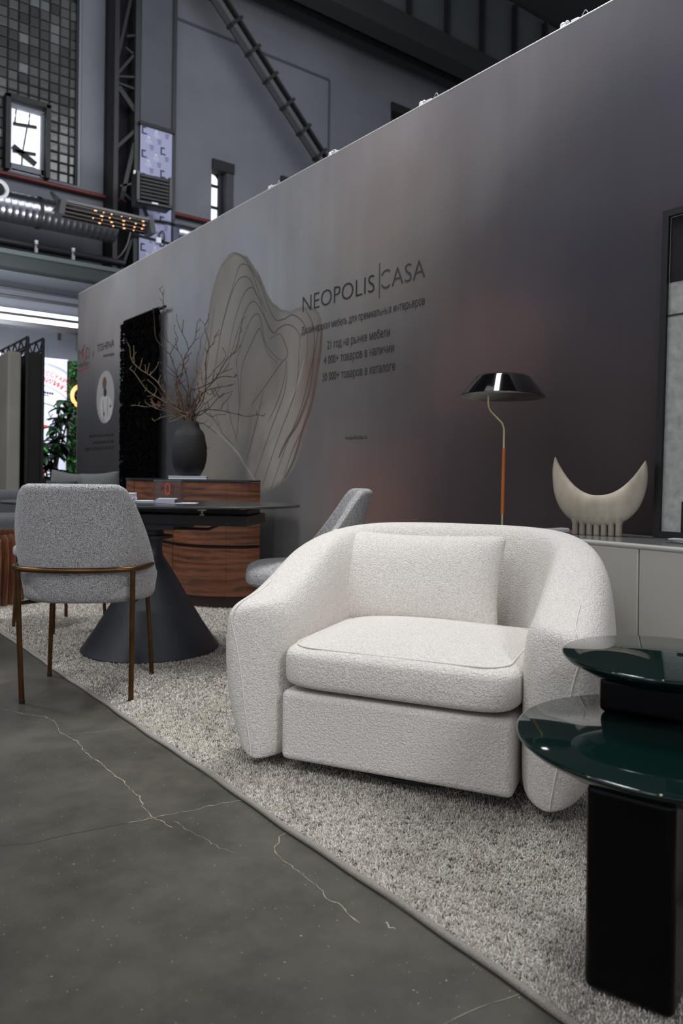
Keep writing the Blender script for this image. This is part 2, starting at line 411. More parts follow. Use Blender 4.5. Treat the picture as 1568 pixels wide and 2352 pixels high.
def wall_ribbon(pts, w, m, name, x=XW-0.0012):
    P = smoothpath([at(a, b_, 'x', x) for a, b_ in pts], 7); rows = []
    for i, p in enumerate(P):
        d = (P[min(i+1, len(P)-1)]-P[max(i-1, 0)]).normalized(); nrm = Vector((0, -d.z, d.y))
        ww = w*(0.35+0.65*math.sin(PI*min(1, max(0.03, i/(len(P)-1)))))
        rows.append([p-nrm*ww, p+nrm*ww])
    return M().grid(rows).build(name, m, wall_right)
z5 = lambda L_: [(250+x/2.851, 600+y/2.851) for x, y in L_]
vl = mat('veil_line_print', (70, 64, 60), 0.8); vl2 = mat('veil_light_print', (150, 147, 143), 0.8); vl3 = mat('veil_warm_print', (92, 76, 68), 0.8)
for Lr in ([(700,690),(730,480),(790,250),(840,130),(890,100),(930,130),(960,210),(1000,260)], [(690,700),(740,420),(800,200),(850,40),(890,20),(930,60),(990,230),(1030,330)],
           [(770,650),(820,400),(880,220),(930,170),(960,200),(1000,300)], [(760,760),(830,500),(900,310),(940,265),(970,280),(1010,350),(1050,430),(1080,470)],
           [(830,680),(880,500),(930,380),(965,345),(990,370),(1020,520),(1060,590),(1110,640),(1140,650)], [(860,960),(870,700),(950,500),(985,440),(1000,480),(1040,600),(1110,670)],
           [(930,940),(1000,850),(1110,690),(1165,620),(1160,560),(1130,490),(1110,475),(1050,510)], [(1160,640),(1140,800),(1090,950),(1040,1050)],
           [(1240,620),(1250,500),(1210,430),(1160,415),(1110,440),(1080,470),(1040,420),(990,260)], [(1290,680),(1300,500),(1270,400),(1200,350),(1140,380),(1080,370),(1010,200),(970,50)],
           [(1330,700),(1345,520),(1330,400),(1280,310)], [(1060,1490),(1170,1180),(1260,950),(1320,700),(1360,520),(1370,380)], [(1000,1480),(1110,1150),(1220,850),(1245,620)],
           [(900,1300),(960,1080),(1010,850)], [(830,1180),(850,1000),(850,850),(830,620)], [(950,1420),(1060,1100),(1150,850),(1165,650)], [(1130,1460),(1200,1240),(1310,1000),(1350,760)],
           [(775,-30),(820,-55),(880,-25),(950,80),(1000,170)], [(690,300),(660,520),(640,700),(600,900)], [(770,900),(800,1050),(840,1180)], [(700,1000),(740,1120),(820,1210)]):
    wall_ribbon(z5(Lr), 0.0026, vl, 'veil_line')
for Lr in ([(640,1060),(720,1130),(830,1240),(900,1350),(960,1440)], [(1280,640),(1230,820),(1130,1020)], [(700,640),(720,520),(740,400)]):
    wall_ribbon(z5(Lr), 0.010, vl2, 'veil_highlight', XW-0.0008)
for Lr in ([(1340,640),(1310,850),(1240,1050),(1160,1180),(1110,1290)], [(1370,640),(1340,860),(1270,1100),(1210,1300),(1150,1420)], [(1395,420),(1385,560),(1370,700)]):
    wall_ribbon(z5(Lr), 0.013, vl3, 'veil_shade', XW-0.0006)

# lettering printed on the partition
def text2d(s, off=0.0):
    c = bpy.data.curves.new('lettering', 'FONT'); c.body = s; c.offset = off; c.resolution_u = 3
    o = bpy.data.objects.new('lettering', c); COL.objects.link(o); bpy.context.view_layer.update()
    me = bpy.data.meshes.new_from_object(o.evaluated_get(bpy.context.evaluated_depsgraph_get()))
    bpy.data.objects.remove(o); bpy.data.curves.remove(c)
    return me
PROXY = {'н': 'п', 'ь': 'в', 'ы': 'нl'.replace('н', 'в'), 'я': 'в', 'Ы': 'ВI'}
def text_np(s, off):
    me = text2d(s, off); co = np.empty(len(me.vertices)*3, np.float32); me.vertices.foreach_get('co', co)
    fs = [tuple(p.vertices) for p in me.polygons]; bpy.data.meshes.remove(me)
    return co.reshape(-1, 3), fs
def bowl(x, w, h, y, t):
    """right half of a flattened D between y and y+h"""
    P_ = []
    for k in range(9):
        a = -PI/2+PI*k/8
        P_.append([(x+w*.45+math.cos(a)*(w*.55-r), y+h/2+math.sin(a)*(h/2-r)) for r in (0, t)])
    P_ = [[(x, y), (x, y+t)]]+P_+[[(x, y+h), (x, y+h-t)]]
    return P_
def glyph(ch, w, xh, t):
    """hand-drawn letters whose outlines the built-in font cannot fill"""
    m_ = M(); bx = lambda x0, x1, y0, y1: m_.add([(x0, y0, 0), (x1, y0, 0), (x1, y1, 0), (x0, y1, 0)], [(0, 1, 2, 3)])
    st_ = lambda R_: m_.grid([[(a[0], a[1], 0) for a in r_] for r_ in R_])
    if ch == 'н': bx(0, t, 0, xh); bx(w-t, w, 0, xh); bx(t, w-t, xh*.5-t/2, xh*.5+t/2)
    elif ch == 'ь': bx(0, t, 0, xh); st_(bowl(t*.5, w-t*.5, xh*.58, 0, t))
    elif ch in 'ыЫ': bx(0, t, 0, xh); st_(bowl(t*.5, w*.66-t*.5, xh*.58, 0, t)); bx(w-t, w, 0, xh)
    elif ch == 'я':
        bx(w-t, w, 0, xh); R_ = bowl(t*.5, w-t*.5, xh*.58, xh*.42, t); st_([[(w-a[0], a[1]) for a in r_] for r_ in R_])
        m_.add([(0, 0, 0), (t*1.15, 0, 0), (w*.62, xh*.45, 0), (w*.62-t*1.15, xh*.45, 0)], [(0, 1, 2, 3)])
    return np.array(m_.v, np.float32), m_.f
def place_text(s, P0, ux, uz, width, cap, m, parent, off=0.0, name='lettering'):
    """flat letters from P0 along ux, upright along uz, fitted to the width"""
    wmax = lambda q: text_np(q, off)[0][:, 0].max()
    if not any(c in PROXY for c in s):
        co, fs = text_np(s, off)
    else:
        prox = lambda q: ''.join(PROXY.get(c, c) for c in q)
        ref = wmax('п'); xh = text_np('х', off)[0][:, 1].max(); capu = .70; t = .068
        V = []; fs = []; nv = 0; i = 0
        while i < len(s):
            j_ = i+1
            if s[i] not in PROXY:
                while j_ < len(s) and s[j_] not in PROXY: j_ += 1
            run = s[i:j_]; x0_ = wmax(prox(s[:i])+'п')-ref if i else 0.0
            if run.strip():
                if run in PROXY:
                    ext = text_np(prox(run), off)[0]; a0, a1 = ext[:, 0].min(), ext[:, 0].max()
                    c_, f_ = glyph(run, a1-a0, capu if run == 'Ы' else xh, t); c_[:, 0] += a0
                else: c_, f_ = text_np(run, off)
                c_ = c_.copy(); c_[:, 0] += x0_; V.append(c_); fs += [tuple(k+nv for k in f) for f in f_]; nv += len(c_)
            i = j_
        co = np.concatenate(V)
    me = bpy.data.meshes.new(name); me.from_pydata([(0, 0, 0)]*len(co), [], fs)
    x0, x1 = co[:, 0].min(), co[:, 0].max()
    X = (co[:, 0]-x0)/(x1-x0)*width; Z = co[:, 1]/0.70*cap
    ux = np.array(ux); uz = np.array(uz)
    co = np.array(P0)+X[:, None]*ux+Z[:, None]*uz
    me.vertices.foreach_set('co', co.astype(np.float32).ravel()); me.update()
    me.materials.append(m)
    o = bpy.data.objects.new(name, me); COL.objects.link(o); o.parent = parent
    return o
ink = mat('black_ink', (20, 19, 21), 0.7); ink2 = mat('grey_ink', (62, 58, 61), 0.7); ink3 = mat('charcoal_ink', (38, 35, 38), 0.7); redink = mat('red_ink', (150, 44, 52), 0.7)
def wtext(s, xl, xr, y0, cap, m, off=0.0, xx=XW-0.002):
    a = at(xl, y0[0], 'x', xx); b_ = at(xr, y0[1], 'x', xx)
    return place_text(s, (xx, a.y, (a.z+b_.z)/2), (0, -1, 0), (0, 0, 1), a.y-b_.y, cap, m, wall_right, off)
wtext('NEOPOLIS', 694.5, 859.5, (718, 669), 0.106, ink, -0.012)
wtext('ASA', 899, 976, (658.5, 636), 0.106, ink2, -0.012)
pc = at(885.5, 638, 'x', XW-0.002)
for a0, a1 in ((48, 150), (210, 312)):
    rows = []
    for k in range(13):
        a = math.radians(a0+(a1-a0)*k/12)
        rows.append([(pc.x, pc.y-0.004-rr*1.05*math.cos(a)*0.92, 2.016+rr*math.sin(a)) for rr in (0.045, 0.0555)])
    M().grid(rows).build('lettering', ink2, wall_right)
pb = at(871, 645, 'x', XW-0.002)
M().box((pb.x, pb.y, 2.018), (0.0006, 0.007, 0.205)).build('lettering', ink2, wall_right)
wtext('Дизайнерская мебель для премиальных интерьеров', 692, 975, (769, 699), 0.048, ink3, 0.0)
wtext('21 год на рынке мебели', 751, 895, (803, 771), 0.054, ink3, 0.0)
wtext('4 000+ товаров в наличии', 743, 904, (839, 806), 0.054, ink3, 0.0)
wtext('30 000+ товаров в каталоге', 740, 907, (876, 850), 0.054, ink3, 0.0)
wtext('neopoliscasa.ru', 793, 842, (1009, 1008), 0.026, ink3, -0.004)
wtext('TISHINA', 223, 262, (808, 796), 0.078, ink3, 0.004)
wtext('x', 212, 216.5, (822, 819), 0.11, ink2, -0.02)
wtext('M', 179.8, 190, (826, 822), 0.115, ink2, -0.02)
wtext('D', 198, 205.5, (825, 823), 0.135, ink2, -0.02)
wtext('interiors', 181, 205, (846, 838), 0.065, ink2, -0.01)
po = at(194, 812, 'x', XW-0.002)
M().tube([(po.x, po.y+0.040*math.cos(a), po.z+0.10*math.sin(a)) for a in np.linspace(0, 2*PI, 25)[:-1]], 0.0035, 4, closed=True).build('lettering', redink, wall_right)
pu0 = at(180, 852, 'x', XW-0.002); pu1 = at(204, 843, 'x', XW-0.002)
M().bar(pu0, pu1, 0.0006, 0.014).build('lettering', redink, wall_right)
def bars(rows, m):
    for xa, xb, ya, yb, h in rows:
        a = at(xa, ya, 'x', XW-0.002); b_ = at(xb, yb, 'x', XW-0.002); t = 0; bm_ = M()
        while t < 1:
            w = random.uniform(0.06, 0.2); t2 = min(1, t+w)
            bm_.bar(a.lerp(b_, t), a.lerp(b_, t2), 0.0006, h*random.uniform(0.8, 1)); t = t2+0.035
        bm_.build('text_row', m, wall_right)
bars([(237, 262, 818, 813, 0.028)], mat('small_text_ink', (66, 64, 67), 0.8))
bars([(204, 261, 1002, 998, 0.03), (213, 261, 1017, 1013, 0.03), (195, 261, 1032, 1027, 0.03)], mat('faint_text_ink', (28, 27, 30), 0.8))
# round portrait print
def wall_ellipse(px, py, ry, rz, m, x, name='portrait_print', n=28):
    p = at(px, py, 'x', x)
    M().add([(x, p.y+ry*math.cos(2*PI*i/n), p.z+rz*math.sin(2*PI*i/n)) for i in range(n)], [tuple(range(n))]).build(name, m, wall_right)
def wall_poly(pts, m, x, name='portrait_print'):
    z6 = [(160+a/6.914, 740+b_/6.914) for a, b_ in pts]
    M().add([at(a, b_, 'x', x) for a, b_ in z6], [tuple(range(len(pts)))]).build(name, m, wall_right)
wall_ellipse(241.5, 912, 0.258, 0.277, mat('portrait_ground', (150, 149, 148), 0.8), XW-0.001)
wall_poly([(500,1190),(560,1165),(620,1180),(660,1240),(690,1330),(672,1450),(640,1540),(590,1590),(540,1570),(500,1500),(478,1380),(480,1250)], mat('portrait_shirt', (176, 174, 170), 0.8, var=0.12, vscale=30), XW-0.002)
wall_ellipse(239.7, 880, 0.058, 0.066, mat('portrait_skin', (98, 68, 54), 0.8), XW-0.0025)
wall_ellipse(241, 901, 0.042, 0.045, mat('portrait_beard', (38, 32, 31), 0.8), XW-0.003)
wall_poly([(632,1320),(655,1305),(662,1340),(635,1360)], mat('portrait_skin', (98, 68, 54)), XW-0.003)
wall_poly([(532,1425),(556,1430),(552,1490),(536,1480)], mat('portrait_skin', (98, 68, 54)), XW-0.003)
wall_poly([(520,1240),(530,1230),(545,1560),(535,1560)], mat('portrait_shade', (130, 128, 126), 0.8), XW-0.0028)
wall_poly([(600,1220),(608,1215),(600,1500),(590,1500)], mat('portrait_shade', (130, 128, 126), 0.8), XW-0.0028)

# ---- hall shell behind the stand
mwall = mat('grey_plaster', (107, 110, 117), 0.85, var=0.10, vscale=0.9, bump=0.05, bscale=25, detail=6)
YB = 15.0
def holes_wall(x0, x1, z0, z1, y0, y1, holes):
    xs = sorted({x0, x1, *[h[0] for h in holes], *[h[1] for h in holes]}); zs = sorted({z0, z1, *[h[2] for h in holes], *[h[3] for h in holes]})
    m_ = M()
    for i in range(len(xs)-1):
        for j in range(len(zs)-1):
            cx, cz = (xs[i]+xs[i+1])/2, (zs[j]+zs[j+1])/2
            if any(h[0] < cx < h[1] and h[2] < cz < h[3] for h in holes): continue
            m_.box((cx, (y0+y1)/2, cz), (xs[i+1]-xs[i], y1-y0, zs[j+1]-zs[j]))
    return m_
GBX1, GBZ0 = 4.93, 6.50
H2 = (7.79, 8.33, 6.40, 7.80); H3 = (9.57, 10.25, 6.6, 7.87); H4 = (12.96, 14.3, 9.2, 10.64)
wall_back = struct(holes_wall(-11, 23, 0, 13.2, YB, YB+0.4, [(1.2, GBX1, GBZ0, 11.3), H2, H3, H4]).build('wall_back', mwall, weld=True))
struct(M().box((6, 4.5, 13.3), (34, 21.2, 0.2)).build('ceiling', mat('dark_roof', (40, 42, 46), 0.9)))
# shallow reveal lines on the plaster
tr = mat('plaster_reveal', (70, 74, 82), 0.9)
tl = at(403, 46, 'y', YB); trp = at(756, 182, 'y', YB)
struct(M().box(((tl.x+trp.x)/2, YB-0.01, 10.56), (trp.x-tl.x, 0.02, 0.06)).build('trim_1', tr))
struct(M().box((trp.x, YB-0.01, 9.2), (0.05, 0.02, 2.7)).build('trim_2', tr))

# glass-block window with a steel casement
w1 = struct(thing('window_1', '', '')); del w1['label']; del w1['category']
w1.location = (0, YB, 0)
P = 0.19; nc, nr = 15, 19
gm = mat('glass_block', (112, 115, 113), 0.22, bump=0.5, bscale=18, spec=0.6)
nt = gm.node_tree; oi = nt.nodes.new('ShaderNodeObjectInfo'); rp = nt.nodes.new('ShaderNodeValToRGB'); nt.links.new(oi.outputs['Random'], rp.inputs[0])
rp.color_ramp.elements[0].color = (*lin((60, 63, 63)), 1); rp.color_ramp.elements[1].color = (*lin((84, 86, 84)), 1)
e = rp.color_ramp.elements.new(0.93); e.color = (*lin((90, 92, 91)), 1); e.position = 0.92
rp.color_ramp.elements[2].color = (*lin((120, 123, 124)), 1)
nt.links.new(rp.outputs[0], nt.nodes['Principled BSDF'].inputs['Base Color'])
CX0, CX1, CZ0, CZ1 = 3.565, 4.245, 6.50, 7.80
proto = None
bm_ = M(); h = 0.086
bm_.add([(-h, .02, -h), (h, .02, -h), (h, .02, h), (-h, .02, h), (-h, 0, -h), (h, 0, -h), (h, 0, h), (-h, 0, h), (-h*.8, -.02, -h*.8), (h*.8, -.02, -h*.8), (h*.8, -.02, h*.8), (-h*.8, -.02, h*.8)],
        [(0, 1, 5, 4), (1, 2, 6, 5), (2, 3, 7, 6), (3, 0, 4, 7), (4, 5, 9, 8), (5, 6, 10, 9), (6, 7, 11, 10), (7, 4, 8, 11), (8, 9, 10, 11)])
for i in range(nc):
    for j in range(nr):
        x = GBX1-0.07-P*(i+0.5)+0.05; z = GBZ0+0.02+P*(j+0.5)
        if CX0-0.06 < x < CX1+0.06 and z < CZ1+0.06: continue
        if proto is None:
            o = proto = bm_.build('glass_block', gm, w1, smooth=False)
        else:
            o = proto.copy(); COL.objects.link(o); o.parent = w1
        o.location = (x, 0.10+random.uniform(-.004, .004), z); o.rotation_euler = (random.uniform(-.04, .04), 0, random.uniform(-.04, .04))
M().box((3.06, 0.17, 8.9), (3.76, 0.06, 4.82)).build('mortar_bed', mat('dark_mortar', (44, 47, 48), 0.9), w1)
M().box((GBX1-0.03, 0.06, 8.9), (0.05, 0.1, 4.8)).build('window_frame', mat('grey_steel', (112, 118, 124), 0.5), w1)
M().box((GBX1-0.085, 0.05, 8.9), (0.03, 0.06, 4.8)).build('gasket', mat('dark_gap', (34, 36, 38), 0.7), w1)
df = mat('dark_steel_frame', (20, 20, 22), 0.6); gf = mat('mid_steel_frame', (104, 108, 118), 0.5)
sky = mat('daylight_pane', (235, 240, 250), 0.3, emit=(236, 241, 250), estr=1.0)
for c_, d_ in (((CX0-0.02, -0.02, 7.15), (0.08, 0.3, 1.38)), ((CX1+0.02, -0.02, 7.15), (0.08, 0.3, 1.38)), (((CX0+CX1)/2, -0.02, CZ1+0.02), (CX1-CX0+0.12, 0.3, 0.08))):
    M().box(c_, d_).build('casement_frame', df, w1)
for c_, d_ in (((CX0+0.045, 0.02, 7.1), (0.05, 0.1, 1.2)), ((CX1-0.045, 0.02, 7.1), (0.05, 0.1, 1.2)), (((CX0+CX1)/2, 0.02, CZ1-0.09), (CX1-CX0-0.05, 0.1, 0.05)), (((CX0+CX1)/2, 0.02, 6.58), (CX1-CX0-0.05, 0.1, 0.1))):
    M().box(c_, d_).build('sash', gf, w1)
M().box(((CX0+CX1)/2, 0.10, 7.15), (CX1-CX0-0.02, 0.02, 1.25)).build('pane', sky, w1)
def wpt(px, py): 
    p = at(px, py, 'y', YB+0.05); return (p.x, 0.05, p.z)
for a, b_, w in (((30,284),(84,293),.055), ((29,346),(82,355),.055), ((29,335),(82,378),.10), ((28,380),(82,392),.09), ((62,294),(53,345),.02), ((51,350),(50,388),.02), ((37,252),(34,284),.02), ((68,262),(66,288),.02)):  # dark bars painted as the roof trusses' reflection in the window
    M().bar(wpt(*a), wpt(*b_), 0.04, w).build('glazing_or_reflection_bar', df, w1)
M().bar(wpt(29, 264), wpt(83, 277), 0.02, 0.045).build('lamp_reflection_tube', mat('tube_reflection_white', (255, 255, 255), emit=(255, 255, 255), estr=1.4), w1)  # glowing bar painted as a lamp's reflection
# small deep window beyond, and two more whose tops show over the partition
def small_window(name, H, lit):
    w = struct(thing(name, '', '')); del w['label']; del w['category']; w.location = (0, YB, 0)
    x0, x1, z0, z1 = H
    dk = mat('dark_reveal', (30, 30, 33), 0.8)
    M().box((x1+0.0-0.09, 0.12, (z0+z1)/2), (0.18, 0.28, z1-z0)).build('reveal', mat('grey_reveal', (58, 60, 66), 0.8), w)
    M().box(((x0+x1)/2, 0.10, z1-0.11), (x1-x0, 0.32, 0.22)).build('lintel', dk, w)
    M().box(((x0+x1)/2, 0.34, (z0+z1)/2), (x1-x0, 0.06, z1-z0)).build('back_panel', mat('dark_wood_frame', (34, 29, 27), 0.7), w)
    if lit:
        for k, (za, zb) in enumerate(((7.34, 7.58), (6.86, 7.28), (6.42, 6.80))):
            xa, xb = x0+0.0, x0+0.27
            poly = [(xa, za), (xb, za), (xb, zb), (xa, zb)] if k else [(xa, za), (xb, za), (xb, zb-.10), (xb-.06, zb-.03), (xb-.16, zb), (xa, zb)]
            m_ = M(); n = len(poly)
            m_.add([(p[0], 0.24, p[1]) for p in poly]+[(p[0], 0.28, p[1]) for p in poly], [tuple(range(n)), tuple(range(2*n-1, n-1, -1))]+[(i, n+i, n+(i+1) % n, (i+1) % n) for i in range(n)])
            m_.build('pane', sky, w)
        for zz in (7.31, 6.83): M().box((x0+0.15, 0.22, zz), (0.3, 0.05, 0.05)).build('glazing_or_reflection_bar', dk, w)
        M().box((x0+0.30, 0.20, 7.1), (0.06, 0.1, 1.4)).build('mullion', dk, w)
    else:
        M().box(((x0+x1)/2+0.03, 0.29, (z0+z1)/2-.1), (x1-x0-.1, 0.03, z1-z0-.25)).build('pane', mat('dim_pane', (70, 74, 76), 0.3), w)
small_window('window_2', H2, True); small_window('window_3', H3, False); small_window('window_4', H4, False)

# ---- lattice steel column with its cladding and the logo banner
st = mat('dark_painted_steel', (31, 31, 34), 0.6); st2 = mat('mid_painted_steel', (42, 44, 46), 0.6)
colm = thing('lattice_column', 'dark riveted lattice steel column standing against the grey hall wall', 'column', (0, 0, 0))
M().box((5.66, 14.92, 6.5), (0.56, 0.12, 13)).build('shade_backing', mat('column_shadow_steel', (14, 14, 16), 0.9), colm)  # dark sheet painted as the deep shade inside the column
M().box((5.435, 14.66, 6.5), (0.09, 0.4, 13)).build('chord', st, colm)
M().box((5.865, 14.66, 6.5), (0.11, 0.4, 13)).build('chord', st2, colm)
def cp(px, py): return at(px, py, 'y', 14.52)
for a, b_, w in (((299,0),(268,140),.06), ((268,172),(306,128),.05), ((268,176),(311,178),.04), ((268,190),(312,206),.04), ((272,200),(312,258),.10), ((268,338),(312,298),.06), ((308,330),(278,460),.08), ((275,428),(312,420),.04), ((280,440),(310,470),.05), ((290,84),(311,82),.04), ((288,110),(305,124),.04), ((272,640),(312,520),.05), ((272,700),(310,640),.05)):
    M().bar(cp(*a), cp(*b_), 0.05, w).build('diagonal', st, colm)
clad = struct(M().box((6.25, 14.72, 6.6), (0.655, 0.56, 13.1)).build('trim_3', mat('grey_cladding', (72, 75, 81), 0.8, var=0.06, vscale=2)))
struct(M().box((6.62, 14.70, 6.6), (0.085, 0.60, 13.1)).build('trim_4', mat('dark_angle_steel', (40, 41, 45), 0.6)))
ban = thing('banner', 'pale blue banner with repeated dark emblems hung on the steel column', 'banner', (0, 14.40, 0))
bx0, bx1, bz0, bz1 = 5.905, 6.59, 4.0, 7.80
M().box(((bx0+bx1)/2, 0.01, (bz0+bz1)/2), (bx1-bx0, 0.02, bz1-bz0)).build('fabric', mat('pale_blue_vinyl', (150, 153, 184), 0.6), ban)
M().box(((bx0+bx1)/2, -0.01, bz1+0.02), (bx1-bx0+0.06, 0.08, 0.07)).build('top_rail', df, ban)
bink = mat('banner_ink', (44, 44, 58), 0.7); bwh = mat('banner_white', (204, 206, 222), 0.7); bgr = mat('banner_grey_ink', (96, 98, 122), 0.7)
k = 0; z = bz1-0.10
while z > bz0+0.1:
    for q in range(3):
        x = bx0+0.10+0.24*q+(0.08*(k % 3)-0.06)
        if x < bx0+0.04 or x > bx1-0.12: continue
        kind = (k+q) % 3
        if kind == 0:
            m_ = M(); m_.box((x, -0.002, z), (0.03, 0.004, 0.15)); m_.box((x+0.05, -0.002, z-0.062), (0.09, 0.004, 0.028)); m_.box((x+0.04, -0.002, z+0.062), (0.07, 0.004, 0.028)); m_.build('emblem', bink, ban)
        elif kind == 1:
            m_ = M(); m_.bar((x, -.002, z-.07), (x+.05, -.002, z+.09), .004, .012); m_.bar((x+.1, -.002, z-.07), (x+.05, -.002, z+.09), .004, .012); m_.bar((x+.05, -.002, z-.09), (x+.05, -.002, z+.09), .004, .012); m_.bar((x+.01, -.002, z), (x+.09, -.002, z), .004, .012); m_.build('emblem', bwh, ban)
        else:
            m_ = M()
            for t in range(3): m_.box((x+0.04, -0.002, z+0.04-0.035*t), (0.09-0.015*t, 0.004, 0.018))
            m_.build('emblem', bgr, ban)
    z -= 0.155; k += 1

# diagonal brace and crane girders
br = thing('diagonal_brace', 'dark laced steel brace rising diagonally in front of the grey wall', 'brace')
Bt = at(520, 20, 'y', 14.0); Bb = at(760, 395, 'y', 14.0)
dirb = (Bb-Bt).normalized(); top_ = Bt-dirb*1.2; nb = Vector((-dirb.z, 0, dirb.x))
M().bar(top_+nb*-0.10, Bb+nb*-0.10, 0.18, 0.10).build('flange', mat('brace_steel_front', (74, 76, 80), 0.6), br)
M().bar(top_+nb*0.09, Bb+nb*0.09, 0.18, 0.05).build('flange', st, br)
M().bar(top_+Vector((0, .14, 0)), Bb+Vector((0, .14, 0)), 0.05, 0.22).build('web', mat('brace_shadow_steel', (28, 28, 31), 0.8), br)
Lb = (Bb-top_).length
for i in range(9):
    p = top_+dirb*(0.25+i*0.62)
    M().bar(p+nb*0.17, p-nb*0.19, 0.22, 0.07).build('batten', st, br)
gd = thing('crane_girder', 'dark plate girder with vertical stiffeners high under the roof', 'girder')
M().box((13, 12.9, 10.98), (26, 0.5, 0.52)).build('bottom_flange', mat('girder_black', (26, 27, 30), 0.8), gd)
M().box((13, 13.0, 12.2), (26, 0.1, 1.9)).build('web', mat('girder_grey', (66, 70, 72), 0.8, var=0.1, vscale=2), gd)
for i in range(11):
    M().box((9.2+i*1.22, 12.9, 12.1), (0.07, 0.22, 1.9)).build('stiffener', st, gd)
lt = thing('lattice_girder', 'black lattice girder running along the hall wall below the roof', 'girder')
M().box((16, 14.3, 11.35), (18, 0.3, 0.16)).build('bottom_chord', mat('girder_black', (26, 27, 30)), lt)
M().box((16, 14.6, 12.1), (18, 0.05, 1.3)).build('shade_backing', mat('rusty_shadow', (34, 27, 25), 0.9), lt)  # dark sheet painted as shade behind the lattice
for i in range(9):
    x = 8.0+i*1.6
    M().bar((x, 14.25, 11.4), (x+0.8, 14.25, 12.6), 0.12, 0.16).build('diagonal', mat('girder_black', (26, 27, 30)), lt)
    M().bar((x+0.8, 14.25, 12.6), (x+1.6, 14.25, 11.4), 0.12, 0.16).build('diagonal', mat('girder_black', (26, 27, 30)), lt)

# ---- services on the wall: pipes, duct, heaters
def pipe(name, label, y, z, r, m, x0=-4, x1=12, n=12, cat='pipe'):
    return tag(M().tube([(x0, y, z), (x1, y, z)], r, n).build(name, m, smooth=True), label, cat)
pipe('red_pipe', 'thin dark red pipe running along the grey wall below the glass blocks', 14.9, 6.37, 0.045, mat('dark_red_paint', (96, 34, 32), 0.5))
pipe('black_pipe', 'thick black pipe running along the wall under the silver duct', 14.0, 4.86, 0.07, mat('black_pipe_paint', (36, 36, 38), 0.5), x1=5.45)
pipe('thin_pipe', 'thin black conduit, upper one of two below the wall beam', 14.0, 4.07, 0.022, mat('black_pipe_paint', (36, 36, 38)), x1=7)
pipe('thin_pipe', 'thin black conduit, lower one of two below the wall beam', 14.0, 3.93, 0.03, mat('black_pipe_paint', (36, 36, 38)), x1=7)
bmz = thing('wall_beam', 'grey green steel beam crossing the wall below the silver duct', 'beam')
M().box((2, 13.5, 4.56), (9, 0.12, 0.07)).build('flange', mat('grey_green_steel', (52, 60, 60), 0.6), bmz)
M().box((2, 13.62, 4.42), (9, 0.3, 0.22)).build('web', mat('dark_green_steel', (6, 17, 17), 0.6), bmz)
M().box((2, 14.4, 4.36), (9, 1.2, 0.10)).build('soffit', mat('soffit_grey', (84, 87, 93), 0.9), bmz)
wc = mat('white_clip', (222, 224, 226), 0.5)
for px, py in ((83, 565), (168, 582)):
    p = at(px, py, 'y', 13.9); t = thing('pipe_clip', 'white pipe clip on the black pipe, %s one' % ('left' if px < 100 else 'right'), 'clip', (p.x, 13.9, p.z))
    M().box((0, 0, 0.06), (0.05, 0.05, 0.07)).build('bracket', wc, t); M().box((0, 0, -0.08), (0.05, 0.05, 0.08)).build('bracket', wc, t); M().box((0, .03, 0), (0.03, 0.03, 0.2)).build('stem', wc, t)
sil = mat('galvanised_steel', (150, 152, 158), 0.26, metal=0.95, var=0.08, vscale=8)
dpr = []; x = -3.0
while x < 5.3:
    dpr += [(0.266, x), (0.270, x+0.012), (0.270, x+0.03), (0.266, x+0.042)]; x += 0.11
def xlathe(prof, n, cy, cz): 
    m_ = M(); m_.lathe(prof, n); m_.v = [(p[2], cy+p[0], cz+p[1]) for p in m_.v]; return m_
dct = thing('air_duct', 'silver spiral ventilation duct running along the grey wall', 'duct')
xlathe(dpr, 32, 14.15, 5.53).build('spiral_duct', sil, dct, smooth=True)
xlathe([(0.275, 3.88), (0.285, 3.88), (0.285, 3.93), (0.275, 3.93)], 32, 14.15, 5.53).build('collar', df, dct, smooth=False)
dc2 = xlathe([(0.2, 6.60), (0.22, 6.66), (0.22, 6.9), (0.2, 7.3)], 24, 14.24, 5.72).build('duct_stub', sil, smooth=True); tag(dc2, 'short silver duct end showing just above the partition edge', 'duct')
sp = thing('duct_spotlight', 'white round spotlight hanging at the far left edge before the duct', 'spotlight', tuple(at(-6, 434, 'y', 12.5)))
m_ = M(); m_.lathe([(0.0, -0.12), (0.13, -0.12), (0.15, 0.0), (0.15, 0.03), (0.11, 0.03), (0.10, -0.02), (0, -0.02)], 28); m_.v = [(p[0]+p[2]*0.5, -p[2], p[1]) for p in m_.v]; m_.build('housing', mat('white_lamp_housing', (225, 226, 228), 0.4), sp, smooth=True)
m_ = M(); m_.lathe([(0, 0), (0.10, 0.0), (0.10, 0.01), (0, 0.01)], 24); m_.v = [(p[0], -p[2]-0.0, p[1]) for p in m_.v]; m_.build('lens', mat('black_lens', (14, 14, 16), 0.2), sp)
M().tube([(0, 0, 0.14), (0, 0, 0.6)], 0.015, 6).build('stem', wc, sp)
